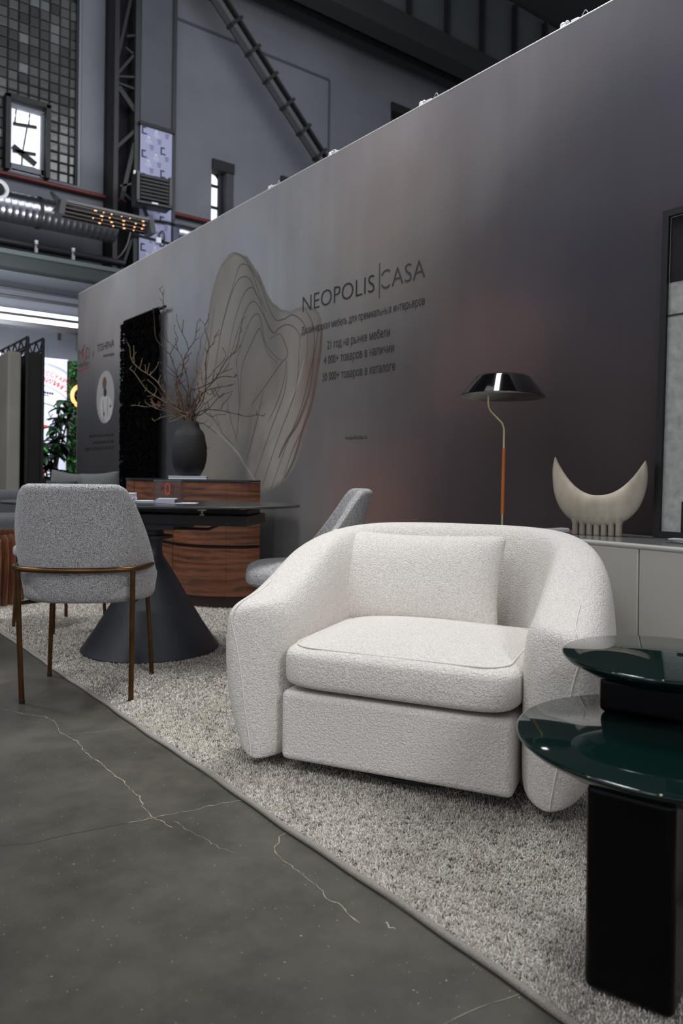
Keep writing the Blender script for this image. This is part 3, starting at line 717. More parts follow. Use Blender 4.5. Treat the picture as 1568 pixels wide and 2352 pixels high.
# fan heater
fh = thing('fan_heater', 'black slatted fan heater fixed to the lattice column', 'heater', (5.9, 13.75, 6.27), math.radians(-6))
blk = mat('charcoal_plastic', (46, 46, 48), 0.5); blk2 = mat('black_plastic', (22, 22, 24), 0.5)
M().box((0, 0.1, 0), (0.70, 0.30, 0.60)).build('housing', blk, fh, bevel=0.04)
M().box((0, -0.055, 0.03), (0.56, 0.02, 0.46)).build('grille_back', blk2, fh)
for i in range(7): M().box((0, -0.09, 0.235-i*0.068), (0.54, 0.07, 0.030), rx=0.5).build('slat', mat('slat_grey', (78, 78, 78), 0.5), fh)
for s in (-1, 1): M().box((s*0.315, -0.08, 0), (0.07, 0.08, 0.6)).build('side_rail', blk, fh, bevel=0.01)
M().box((0, -0.08, -0.275), (0.70, 0.1, 0.07)).build('bottom_rail', blk2, fh, bevel=0.02)
M().box((0, -0.135, -0.265), (0.12, 0.006, 0.03)).build('badge', wc, fh)
M().bar((-0.15, 0.1, -0.3), (-0.05, 0.2, -0.42), 0.06, 0.04).build('bracket', blk2, fh); M().box((-.05, .47, .1), (.08, .50, .08)).build('bracket', blk2, fh)
M().box((-0.33, 0.1, 0.33), (0.04, 0.04, 0.07)).build('valve', wc, fh)
# infrared heater bar
A = at(138, 470, 'y', 13.0); B = at(343, 528, 'y', 13.0)
ih = thing('infrared_heater', 'long grey infrared heater with glowing orange bars under the duct', 'heater', tuple((A+B)/2), 0)
Lh = B.x-A.x
M().box((0, 0.05, 0.10), (Lh, 0.34, 0.04)).build('top_plate', mat('heater_grey', (80, 82, 84), 0.4), ih)
M().box((0, 0.16, 0.0), (Lh-.04, 0.03, 0.2), rx=0.3).build('reflector', mat('dark_reflector', (44, 42, 42), 0.3, metal=0.8), ih)
for s in (-1, 1): M().box((s*Lh/2, 0.0, -0.02), (0.09, 0.30, 0.25), ry=s*-0.15).build('end_cap', mat('heater_end_grey', (52, 52, 55), 0.5), ih)
ember = mat('glowing_element', (255, 190, 140), 0.4, emit=(255, 176, 112), estr=1.3); cold = mat('heater_rod', (92, 86, 82), 0.3, metal=0.8)
for s in (-.6, .5): M().bar((s, .1, .11), (s, .96, .28), .04, .03).build('bracket', df, ih)
for i, (yy, zz) in enumerate(((-0.10, 0.055), (-0.06, 0.0), (-0.02, -0.055), (0.03, -0.10))):
    M().tube([(-Lh/2+0.05, yy, zz), (Lh/2-0.05, yy, zz)], 0.016, 8).build('rod', cold, ih, smooth=True)
    x = -0.25+0.12*(i % 2)
    while x < Lh/2-0.1:
        w = random.uniform(0.01, 0.05); M().tube([(x, yy, zz-0.004), (min(x+w, Lh/2-.06), yy, zz-0.004)], 0.0150, 8).build('glowing_element', ember, ih, smooth=True); x += w+random.uniform(0.09, 0.22)
pl = [at(a, b_, 'y', 12.95) for a, b_ in ((133, 466), (124, 455), (117, 443), (121, 444), (132, 455), (137, 464))]
tag(M().tube(smoothpath(pl, 4), 0.018, 6).build('heater_cable_loop', blk2, smooth=True), 'black cable loop standing up at the left end of infrared heater', 'cable')
tag(M().tube(smoothpath([at(a, b_, 'y', yv) for a, b_, yv in ((300, 532, 13.9), (292, 562, 13.9), (278, 585, 13.92), (262, 597, 13.94), (254, 601, 13.97))], 5), 0.014, 6).build('hanging_cable', mat('grey_cable', (80, 80, 82), 0.6), smooth=True), 'thin cable curving down from the heater to the black pipe', 'cable')
tag(M().tube(smoothpath([at(a, b_, 'y', yv) for a, b_, yv in ((345, 507, 14.37), (385, 512, 14.37), (415, 522, 14.5), (460, 530, 14.98))], 5), 0.03, 6).build('black_conduit', blk2, smooth=True), 'black conduit across the banner beside the infrared heater', 'conduit')
jb = thing('junction_box', 'small white junction box on the conduit crossing the banner', 'box', tuple(at(364, 552, 'y', 14.355)))
M().box((0, 0, 0), (0.10, 0.06, 0.11)).build('housing', wc, jb, bevel=0.008); M().tube([(-0.6, 0.05, 0.03), (0.5, 0.05, -0.02)], 0.03, 8).build('conduit', blk2, jb); M().tube(smoothpath([(0, 0, .05), (0.05, 0, .19), (.12, 0, .15), (.12, 0, -.1)], 4), 0.012, 6).build('cable', blk2, jb)
for i, (ya, za) in enumerate(((14.2, 3.715), (13.2, 3.40))):
    t = thing('strip_light', 'long white strip light on the far wall, %s of the pair' % ('upper' if i == 0 else 'lower'), 'light', (1.5, ya, za))
    M().box((-.8, 0, 0), (9, 0.12, 0.07)).build('diffuser', mat('strip_diffuser', (250, 250, 255), 0.4, emit=(245, 247, 255), estr=1.3), t)
    M().box((-.8, 0.05, -0.08 if i else -0.07), (9, 0.24, 0.08)).build('housing', blk2, t)
    for x in (1.55, 2.85): M().box((x, 0.1, -0.25), (0.05, 0.05, 0.3)).build('bracket', df, t)

# ================================================================ FAR STANDS (left background)
# ---- round-arched white poster with red lettering
YP = 14.45
pos = thing('poster', 'big white backlit poster with red curved lettering behind the plant', 'poster', (0, YP, 0))
M().box((3.6, 0.03, 1.6), (1.92, 0.06, 2.78)).build('panel', mat('poster_white', (214, 218, 232), 0.6, emit=(214, 220, 240), estr=0.24), pos)
PCX, PCZ = 3.93, 1.62
def ring(r0, r1, m, name, x=PCX, z=PCZ, y=-0.004, a0=0, a1=90, sx=1.0, sz=1.0, par=pos):
    rows = []
    for i in range(41):
        a = math.radians(a0+(a1-a0)*i/40)
        rows.append([(x+rr*sx*math.sin(a), y, z+rr*sz*math.cos(a)) for rr in (r0, r1)])
    return M().grid(rows).build(name, m, par)
pg = mat('poster_pale_grey', (176, 182, 200), 0.7); pw = mat('poster_bright', (240, 243, 250), 0.6, emit=(236, 240, 252), estr=0.4)
ring(1.24, 1.30, pg, 'printed_arc', a0=-5, a1=32); ring(0.86, 0.90, pg, 'printed_arc', a0=-5, a1=46); ring(0.90, 0.93, pw, 'printed_arc', a0=-5, a1=46); ring(1.36, 1.37, pg, 'printed_arc', a0=-5, a1=12)
ring(1.28, 1.35, pw, 'printed_arc', a0=12, a1=27)
red = mat('poster_red', (206, 42, 44), 0.6, emit=(206, 42, 44), estr=0.25)
for s, r, a0, a1 in (('АКСЕССУАРЫ', 1.075, -4, 35), ('СТАЙЛИНГА', 0.945, 3, 38)):
    for i, ch in enumerate(s):
        a = math.radians(a0+(a1-a0)*i/(len(s)-1)); ux = Vector((math.cos(a), 0, -math.sin(a))); uz = Vector((math.sin(a), 0, math.cos(a)))
        c0 = Vector((PCX+r*math.sin(a), -0.006, PCZ+r*math.cos(a)))
        place_text({'Р': 'P', 'А': 'A', 'С': 'C', 'Е': 'E', 'К': 'K', 'Т': 'T'}.get(ch, ch), c0-ux*0.036, ux, uz, 0.072, 0.088, red, pos, 0.012)
gi = mat('poster_dark_grey', (60, 62, 74), 0.7)
place_text('sl', (3.95, -0.006, 1.90), (1, 0, 0), (0, 0, 1), 0.16, 0.20, red, pos, 0.02)
place_text('v', (4.20, -0.006, 1.88), (1, 0, 0), (0, 0, 1), 0.10, 0.14, mat('poster_mid_grey', (120, 122, 140), 0.7), pos)
ring(0.30, 0.33, mat('poster_mid_grey', (120, 122, 140)), 'printed_oval', x=4.05, z=1.93, a0=0, a1=360, sx=1.25, sz=0.7)
M().box((4.05, -0.004, 1.72), (0.28, 0.006, 0.05)).build('printed_bar', red, pos)
for zz, w, hh in ((2.36, .27, .045), (2.31, .2, .018)):
    m_ = M(); x = 4.0
    while x < 4.0+w: m_.box((x+.02, -.004, zz-(x-4.0)*.10), (.034, .004, hh)); x += .043
    m_.build('text_row', gi, pos)
for i in range(3): M().tube([(3.75+.22*i, 0.02, 2.99), (3.75+.22*i, 0.02, 3.2)], 0.004, 5).build('hanger', df, pos)
# ---- hedge wall and neon ring
hw = thing('hedge_wall', 'dark green artificial hedge panel beside the white poster', 'hedge', (0, 14.35, 0))
M().box((5.0, 0.12, 1.6), (0.92, 0.08, 2.74)).build('panel', mat('hedge_backing', (18, 26, 18), 0.9), hw)
def leaf_cloud(n, box, size, cols, name, parent):
    vs = []; fs = []; cc = []
    for i in range(n):
        p = np.array([random.uniform(*box[0]), random.uniform(*box[1]), random.uniform(*box[2])])
        d = RS.normal(size=3); d /= np.linalg.norm(d); e = np.cross(d, RS.normal(size=3)); e /= np.linalg.norm(e); f = np.cross(d, e); s = size*random.uniform(.6, 1.3)
        k = len(vs); vs += [tuple(p-d*s), tuple(p+e*s*.45+f*s*.1), tuple(p+d*s), tuple(p-e*s*.45+f*s*.1)]; fs.append((k, k+1, k+2, k+3))
        cc += [random.choice(cols)]*4
    o = M().add(vs, fs).build(name, attr_mat('leaf_colours', 'leaf', 0.5), parent, kind='stuff')
    ca = o.data.color_attributes.new('leaf', 'FLOAT_COLOR', 'POINT'); ca.data.foreach_set('color', np.array([(*lin(c), 1) for c in cc], np.float32).ravel())
    return o
leaf_cloud(2600, ((4.55, 5.4), (-0.07, 0.09), (0.3, 2.96)), 0.05, [(20, 60, 24), (28, 84, 30), (14, 40, 20), (40, 104, 40), (60, 74, 40)], 'foliage', hw)
nr_ = thing('neon_sign', 'round orange neon sign glowing on the hedge wall', 'sign', (4.73, 14.2, 2.30))
neon = mat('orange_neon', (255, 170, 110), 0.4, emit=(255, 140, 70), estr=2.2)
for rr in (0.185, 0.15):
    M().tube([(rr*math.cos(a), 0, rr*1.12*math.sin(a)) for a in np.linspace(0, 2*PI, 33)[:-1]], 0.016, 8, closed=True).build('neon_tube', neon, nr_, smooth=True)
M().tube([(-0.05, 0, -0.09), (0, 0, 0.12), (0.05, 0, -0.09)], 0.016, 8).build('neon_tube', neon, nr_, smooth=True)
# ---- potted plant with whorled leaves
pl_ = thing('potted_plant', 'tall dark green umbrella plant in a pot before the white poster', 'plant', (3.68, 12.45, 0))
M().lathe([(0.0, 0), (0.17, 0), (0.22, 0.42), (0.20, 0.42), (0.19, 0.36), (0, 0.36)], 28).build('pot', mat('grey_pot', (90, 90, 92), 0.6), pl_, smooth=True)
bark = mat('plant_stem', (52, 44, 32), 0.8); stems = []
for i in range(8):
    a = 2*PI*i/8+random.uniform(-.3, .3); rr = random.uniform(.15, .55); hh = random.uniform(.55, 1.5) if i else 1.62
    if i == 0: rr = .12
    p = [(0.05*math.cos(a), 0.05*math.sin(a), 0.36), (rr*.4*math.cos(a), rr*.4*math.sin(a), .36+hh*.5), (rr*math.cos(a), rr*math.sin(a), .36+hh)]
    sp_ = smoothpath(p, 5); stems.append(sp_); M().tube(sp_, 0.014, 6).build('stem', bark, pl_, smooth=True)
lm = [mat('leaf_dark_green', (22, 56, 30), 0.4), mat('leaf_mid_green', (30, 78, 36), 0.4), mat('leaf_deep_green', (14, 38, 26), 0.35), mat('leaf_bright_green', (60, 138, 48), 0.4)]
lv = []
for L_ in (0.22, 0.17):
    m_ = M(); w = L_*.27
    m_.grid([[(x*L_, s*w*math.sin(PI*min(.98, x*.9+.1))**.8, -0.3*x*x*L_+(0.02*abs(s))) for s in (-1, 0, 1)] for x in (0, .25, .5, .75, 1)])
    lv.append(m_)
first = {}
nl = 0
for si, sp_ in enumerate(stems):
    for t in ((.45, .62, .78, .9, 1.0) if si else (.35, .5, .62, .72, .82, .92, 1.0)):
        q = sp_[int(t*(len(sp_)-1))]; a0 = random.uniform(0, 6); off = Vector((math.cos(a0), math.sin(a0), .3))*random.uniform(.02, .14); q = q+off
        for j in range(6):
            key = (random.choice((0, 1)), 3 if (si == 3 and t > .85) else random.choice((0, 0, 1, 2, 2)))
            if key not in first:
                o = first[key] = lv[key[0]].build('leaf', lm[key[1]], pl_, smooth=True)
            else:
                o = first[key].copy(); COL.objects.link(o); o.parent = pl_
            o.location = q; o.rotation_euler = (0, random.uniform(-.2, .5), a0+j*PI/3+random.uniform(-.2, .2)); nl += 1
ot = thing('orange_ornament', 'small bright orange ornament low beside the dark plant', 'ornament', tuple(at(90, 1090, 'd', 11.6)))
om = mat('orange_plastic', (240, 96, 34), 0.4)
M().box((0, 0, -0.02), (0.13, 0.10, 0.08)).build('body', om, ot, bevel=0.02); M().box((0.03, 0, 0.055), (0.08, 0.08, 0.05)).build('head', om, ot, bevel=0.015); M().box((-.03, 0, 0.08), (0.02, 0.02, 0.07)).build('horn', om, ot); M().box((0, 0, -.01), (0.14, 0.11, 0.02)).build('stripe', mat('white_stripe', (220, 180, 160), .5), ot)
M().box((0, 0, -0.45), (0.3, 0.3, 0.78)).build('pedestal', mat('dark_pedestal', (40, 42, 44), 0.7), ot)
# ---- neighbouring stand: leaning stone slab with dark abstract painting, on a black truss wall
rk = thing('display_wall', 'black truss display wall of the next stand, seen end on', 'partition', (0, 0, 0))
Xr = 2.62
tm = mat('black_truss', (24, 23, 23), 0.5)
M().box((Xr, 10.7, 1.17), (0.04, 2.2, 2.34)).build('panel', mat('dark_bronze_panel', (30, 26, 22), 0.6, var=.4, vscale=5), rk)
for (xx, yy) in ((Xr-.09, 9.55), (Xr+.09, 9.55), (Xr-.09, 11.8), (Xr+.09, 11.8)): M().tube([(xx, yy, 0), (xx, yy, 2.5)], 0.022, 8).build('post', tm, rk)
M().box((Xr, 9.56, 1.16), (0.16, 0.02, 2.32)).build('end_cover', mat('dark_bronze_panel', (30, 26, 22)), rk)
for (xx, zz) in ((Xr-.09, 2.5), (Xr+.09, 2.5), (Xr-.09, 2.36), (Xr+.09, 2.36)): M().tube([(xx, 9.55, zz), (xx, 11.8, zz)], 0.018, 6).build('chord', tm, rk)
for xx in (Xr-.09, Xr+.09):
    m_ = M()
    for i in range(15): m_.tube([(xx, 9.55+.147*i, 2.36 if i % 2 else 2.5), (xx, 9.55+.147*(i+1), 2.5 if i % 2 else 2.36)], 0.009, 5)
    m_.build('lacing', tm, rk)
sl = thing('stone_slab', 'beige plaster panel standing against the black truss wall', 'panel', (2.40, 10.65, 0))
M().box((0, 0, 1.16), (0.15, 2.1, 2.32)).build('slab', mat('beige_plaster', (176, 170, 158), 0.85, var=.08, vscale=3, bump=.1, bscale=20), sl, bevel=.02)
pt = thing('abstract_painting', 'tall dark abstract painting with red streaks on the beige panel', 'painting', (2.312, 10.78, 1.22))
M().box((0, 0, 0), (0.02, 1.5, 1.6)).build('canvas', mat('dark_canvas', (34, 32, 35), 0.7, var=.7, vscale=4, detail=8), pt)
for s in (-1, 1): M().box((0, s*.76, 0), (0.03, .03, 1.64)).build('frame_side', blk2, pt)
for s in (-1, 1): M().box((0, 0, s*.81), (0.03, 1.55, .03)).build('frame_rail', blk2, pt)
rp_ = mat('red_paint_streak', (150, 30, 24), 0.6); 
for (yy, zz, hh) in ((-.62, -.55, .34), (-.52, -.45, .22), (-.2, -.5, .5), (-.75, .2, .2), (-.45, -.05, .1)):
    M().add([(-.0115, yy-.03, zz-hh/2), (-.0115, yy+.02, zz-hh/2+.03), (-.0115, yy+.035, zz+hh/2-.05), (-.0115, yy-.01, zz+hh/2)], [(0, 1, 2, 3)]).build('paint_streak', rp_, pt)

# ---- grey sofa and slatted table behind the dining chair
sofa = thing('sofa', 'grey fabric sofa behind the dining chair', 'sofa', (1.62, 7.1, 0.0), math.radians(-6))
sg = fabric('grey_sofa_fabric', (84, 86, 90), (112, 114, 118), 160, 0.3)
M().box((0, 0, 0.24), (2.2, 0.95, 0.26)).build('base', sg, sofa, bevel=.05, seg=3)
for s in (-1, 0, 1): M().box((s*.55, -.08, .43), (.54, .78, .15)).build('seat_cushion', sg, sofa, bevel=.05, seg=3)
M().box((0, .40, .46), (2.2, .2, .50)).build('backrest', sg, sofa, bevel=.07, seg=3)
for s in (-1, 1): M().box((s*1.05, 0, .38), (.2, .98, .5)).build('armrest', sg, sofa, bevel=.07, seg=3)
for x in (-.95, .95):
    for y in (-.38, .38): M().box((x, y, .06), (.05, .05, .12)).build('leg', blk2, sofa)
def cushion(name, label, loc, rot, d, m, par=None):
    P = []
    n = 14
    for sgn in (1, -1):
        G = []
        for i in range(n+1):
            r_ = []
            for j in range(n+1):
                u = -1+2*i/n; v = -1+2*j/n
                h = max(0, (1-abs(u)**2.6))**.55*max(0, (1-abs(v)**2.6))**.55
                px = u*d[0]/2*(1-.05*(1-v*v)**2*abs(u)); pz = v*d[1]/2*(1-.07*(1-u*u)**2*abs(v))
                r_.append((px, sgn*d[2]/2*h, pz))
            G.append(r_)
        P.append(G)
    m_ = M(); m_.grid(P[0]); m_.grid(P[1])
    return m_
for i, (px, w, rz) in enumerate(((156, .36, .1), (230, .40, -.05))):
    p = at(px, 1100, 'd', 7.0)
    tl_ = (.14, -.08)[i]
    c = thing('sofa_cushion', 'grey scatter cushion on the sofa behind the chair, %s one' % ('left' if i == 0 else 'right'), 'cushion', (p.x, p.y, .70), rz+math.radians(-38), 'cushions on the grey sofa'); c.rotation_euler = (0, tl_, rz+math.radians(-38))
    cushion('', '', None, None, (w, .38, .17), None).build('cover', fabric('grey_cushion_fabric', (96, 98, 98), (124, 126, 124), 160, .3), c, weld=True, smooth=True, sub=1)
    M().box((0, -.086, .0), (w*.5, .004, .004)).build('seam', sg, c)
p = at(142, 1105, 'd', 6.85)
c = thing('sofa_cushion', 'dark teal cushion between the two grey ones on the sofa', 'cushion', (p.x, p.y, .66), math.radians(-38), 'cushions on the grey sofa')
cushion('', '', None, None, (.3, .3, .14), None).build('cover', fabric('teal_cushion_fabric', (44, 58, 60), (60, 76, 76), 160, .3), c, weld=True, smooth=True, sub=1)
walnut = wood('walnut', (58, 32, 20), (122, 74, 48), (1.1, 1.1, 9)); walnut_v = wood('walnut_slats', (84, 52, 36), (142, 92, 64), (8, 8, 1))
stb = thing('slatted_table', 'round low table of vertical walnut slats behind the dining chair', 'table', (1.04, 5.53, 0.012))
M().lathe([(0, .40), (.35, .40), (.36, .405), (.36, .425), (.35, .43), (0, .43)], 40).build('table_top', mat('dark_glass_top', (26, 30, 30), .15), stb, smooth=True)
M().lathe([(.34, .26), (.36, .26), (.36, .40), (.34, .40)], 40).build('apron', walnut, stb, smooth=True)
sp0 = None
for i in range(44):
    a = 2*PI*i/44
    if sp0 is None:
        m_ = M(); prof = [(.365, 0), (.41, 0), (.425, .25), (.42, .42), (.395, .46), (.365, .455), (.375, .40), (.385, .25)]
        n = len(prof); m_.add([(r_, -.006, z_) for r_, z_ in prof]+[(r_, .006, z_) for r_, z_ in prof], [tuple(range(n)), tuple(range(2*n-1, n-1, -1))]+[(q, (q+1) % n, n+(q+1) % n, n+q) for q in range(n)])
        o = sp0 = m_.build('slat', walnut_v, stb)
    else:
        o = sp0.copy(); COL.objects.link(o); o.parent = stb
    o.rotation_euler = (0, 0, a)

# ================================================================ THE STAND
# ---- rug
rug = thing('rug', 'large beige and grey flecked shaggy rug covering the stand', 'rug', (0, 0, 0))
RX0, RX1, RY0, RY1 = 1.042, 2.845, 0.12, 8.5
M().box(((RX0+RX1)/2, (RY0+RY1)/2, .003), (RX1-RX0, RY1-RY0, .006)).build('backing', mat('rug_base', (150, 145, 138), .95, var=.25, vscale=90, bump=.6, bscale=160), rug)
yy = np.linspace(RY0, RY1, 240)
M().tube([(RX0+.0025*math.sin(y*7)+.0015*math.sin(y*23), y, .0075) for y in yy], 0.0075, 8).build('edge_binding', fabric('rug_binding', (126, 119, 110), (158, 152, 143), 420, .5), rug, smooth=True)
def pile(x0, x1, y0, y1, sp, hgt, wid):
    nx = int((x1-x0)/sp); ny = int((y1-y0)/sp)
    X, Y = np.meshgrid(np.linspace(x0, x1, nx), np.linspace(y0, y1, ny), indexing='ij')
    X = (X+RS.uniform(-.6, .6, X.shape)*sp).ravel(); Y = (Y+RS.uniform(-.6, .6, Y.shape)*sp).ravel(); X = np.maximum(X, x0)
    n = len(X); h_ = hgt*RS.uniform(.65, 1.15, n); lx = RS.normal(0, wid*.9, n); ly = RS.normal(0, wid*.9, n); a0 = RS.uniform(0, 6.28, n)
    co = np.zeros((n, 6, 3), np.float32)
    for k in range(3):
        a = a0+k*2.0944; rr = wid*RS.uniform(.8, 1.2, n)
        co[:, k] = np.stack([X+rr*np.cos(a), Y+rr*np.sin(a), np.full(n, .004)], -1)
        co[:, 3+k] = np.stack([X+lx+rr*.5*np.cos(a+.7), Y+ly+rr*.5*np.sin(a+.7), h_], -1)
    t = np.array([[0, 1, 4], [0, 4, 3], [1, 2, 5], [1, 5, 4], [2, 0, 3], [2, 3, 5], [3, 4, 5]])
    F = (np.arange(n)[:, None, None]*6+t[None]).reshape(-1, 3)
    pal = np.array([lin(c) for c in ((226, 219, 207), (213, 205, 192), (238, 233, 224), (160, 150, 138), (116, 106, 96), (190, 181, 170))])
    g = .17+vnoise(X*95, Y*95, 70)*.38+vnoise(X*190, Y*190, 71)*.28+RS.normal(0, .115, n)
    ci = np.where(g > .62, 2, np.where(g > .50, 0, np.where(g > .42, 1, np.where(g > .34, 5, np.where(g > .26, 3, 4)))))
    c = pal[ci]*(1+.14*fbm(X*3, Y*3, 77)*2)[:, None]*RS.uniform(.88, 1.1, n)[:, None]
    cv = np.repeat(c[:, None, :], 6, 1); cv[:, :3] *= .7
    me = bpy.data.meshes.new('pile'); me.vertices.add(n*6); me.vertices.foreach_set('co', co.ravel())
    me.loops.add(F.size); me.loops.foreach_set('vertex_index', F.ravel().astype(np.int32))
    me.polygons.add(len(F)); me.polygons.foreach_set('loop_start', np.arange(0, F.size, 3, dtype=np.int32)); me.polygons.foreach_set('loop_total', np.full(len(F), 3, np.int32))
    ca = me.color_attributes.new('yarn', 'FLOAT_COLOR', 'POINT'); ca.data.foreach_set('color', np.concatenate([cv.reshape(-1, 3), np.ones((n*6, 1))], 1).ravel().astype(np.float32))
    me.update(); me.materials.append(attr_mat('rug_yarn', 'yarn', .95, spec=.1))
    o = bpy.data.objects.new('pile', me); COL.objects.link(o); o.parent = rug; o['kind'] = 'stuff'
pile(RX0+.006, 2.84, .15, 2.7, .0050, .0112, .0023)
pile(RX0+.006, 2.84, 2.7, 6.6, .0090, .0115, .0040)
ZR = .010   # top of the pile under furniture

# ---- white boucle armchair
AO = Vector((1.362, 1.557, 0.0)); AZ = -math.atan2(.874, .486)
arm = thing('armchair', 'low white bouclé tub armchair with a loose pillow on the rug', 'armchair', (AO.x, AO.y, ZR), AZ)
bou = fabric('white_boucle', (200, 193, 186), (230, 225, 218), 210, 0.6, 0.005, .30, .62, voro=True)
# plan path of the inner face: left front -> back -> right front
inner = []
WI, BB, RC = .340, .70, .30
for i in range(15): inner.append((Vector((-WI, .005+(.40-.005)*(i/14)**1.6)), Vector((-1, 0))))
for i in range(1, 16):
    a = PI/2*i/15; inner.append((Vector((-WI+RC*(1-math.cos(a)), BB-RC+RC*math.sin(a))), Vector((-math.cos(a), math.sin(a)))))
for i in range(1, 5): inner.append((Vector((-WI+RC+(WI-RC)*i/4, BB)), Vector((0, 1))))
full = inner + [(Vector((-p.x, p.y)), Vector((-n.x, n.y))) for p, n in inner[-2::-1]]
# cross-section: (outward fraction, height, top?)  closed loop
prof = [(.02, .03), (.0, .10), (.0, .20), (.0, .30), (.0, .385), (.03, .445), (.10, .482), (.20, .497), (.34, .50), (.50, .500), (.66, .496), (.80, .483), (.905, .452), (.975, .39), (1.0, .30), (.965, .215), (.90, .15), (.80, .085), (.70, .045), (.60, .03), (.30, .024)]
rings = []
for p, n in full:
    bfrac = p.y/BB
    Ht = .495+.20*(1-math.cos(PI*min(1, max(0, (p.y-.02)/.66))))/2       # arm rises to the back
    tk = .224-.02*max(0, (p.y-.4)/.3)
    q = p.y
    if q < .135:
        e = max(0.0, 1-((.135-q)/.13)**2.4)**(1/2.4)
    else: e = 1.0
    e = max(e, .10)
    row = []
    for f, z in prof:
        zz = z if z < .30 else .30+(z-.30)*(Ht-.30)/.20
        fc = .40+.36*min(1, max(0, (z-.05)/.43))
        ff = fc+(f-fc)*e
        if z >= .38: zz -= (1-e)**1.6*.075*(z-.3)/.2
        if z < .1: zz += (1-e)*.006
        lean = max(0, (zz-.30))*.16*bfrac*max(0, n.y)      # the back leans out a little
        w_ = ff*tk+lean
        row.append((p.x+n.x*w_, p.y+n.y*w_, zz))
    rings.append(row)
m_ = M(); m_.grid(rings, closev=True)
k = len(prof); m_.f.append(tuple(range(k))); m_.f.append(tuple((len(rings)-1)*k+j for j in range(k)))
m_.build('shell', bou, arm, smooth=True, sub=2)
# seams along the arm fronts
def arm_seam(s):
    f_ = []
    for i in (16, 13, 11, 9, 7, 5, 4, 3, 2, 1):
        r_ = rings[i]; f_.append(Vector(r_[10]).lerp(Vector(r_[9]), .3)+Vector((0, 0, .001)))
    r0 = rings[0]; x0 = -WI
    for z, fc in ((.43, .72), (.38, .66), (.33, .61), (.28, .57), (.22, .53), (.16, .49), (.10, .44), (.06, .41), (.04, .40)):
        f_.append(Vector((x0-.224*fc, .0045, z)))
    f_ = f_[3:]
    return smoothpath([(s*-p.x, p.y, p.z) for p in f_], 5)
pip = fabric('boucle_piping', (214, 208, 200), (238, 234, 228), 300, .4)
for s in (-1, 1):
    M().tube(arm_seam(s), .0022, 6).build('seam_piping', pip, arm, smooth=True)
# seat base, cushion
def rbox(c, d, n=3, crown=0.0, e=5.0):
    """soft box: superellipsoid-like cushion with crowned top"""
    m_ = M(); nu, nv = 28, 56; P = []
    for i in range(nu+1):
        a = -PI/2+PI*i/nu; r_ = []
        for j in range(nv):
            t = 2*PI*j/nv
            f = lambda v, p: math.copysign(abs(v)**(2/p), v)
            cx = f(math.cos(a), n)*f(math.cos(t), e); cy = f(math.cos(a), n)*f(math.sin(t), e); cz = f(math.sin(a), n)
            zz = c[2]+cz*d[2]/2
            if cz > 0: zz += crown*(1-cx*cx)*(1-cy*cy)*cz
            r_.append((c[0]+cx*d[0]/2, c[1]+cy*d[1]/2, zz))
        P.append(r_)
    m_.grid(P, closev=True); return m_
M().box((0, .31, .142), (.672, .60, .201)).build('seat_base', bou, arm, bevel=.018, seg=4)
rbox((0, .300, .312), (.694, .625, .135), n=5.5, crown=.035, e=8).build('seat_cushion', bou, arm, smooth=True)
cp_ = []
for sx_, sy_ in ((-1, 1), (-1, -1), (1, -1), (1, 1)):
    cx, cy = sx_*.236, .300+sy_*.205
    for k_ in range(6):
        a = {(-1, 1): PI/2, (-1, -1): PI, (1, -1): -PI/2, (1, 1): 0}[(sx_, sy_)]+PI/2*k_/5
        cp_.append((cx+.080*math.cos(a), cy+.080*math.sin(a), .3735))
M().tube(cp_, .0022, 6, closed=True).build('cushion_piping', pip, arm, smooth=True)
M().lathe([(0, 0), (.27, 0), (.28, .004), (.28, .014), (.22, .02), (.05, .025), (.05, .05), (0, .05)], 40, (0, .36, 0)).build('swivel_base', mat('dark_swivel_base', (44, 46, 48), .5), arm, smooth=True)
pw_ = thing('pillow', 'white bouclé pillow leaning on the back of the armchair', 'pillow', tuple(AO+Vector((math.cos(AZ), math.sin(AZ), 0))*-.135+Vector((-math.sin(AZ), math.cos(AZ), 0))*.575+Vector((0, 0, .513))), AZ+math.radians(-3))
po_ = cushion('', '', None, None, (.69, .37, .18), None).build('cover', bou, pw_, weld=True, smooth=True, sub=1); po_.rotation_euler = (math.radians(-17), 0, 0)
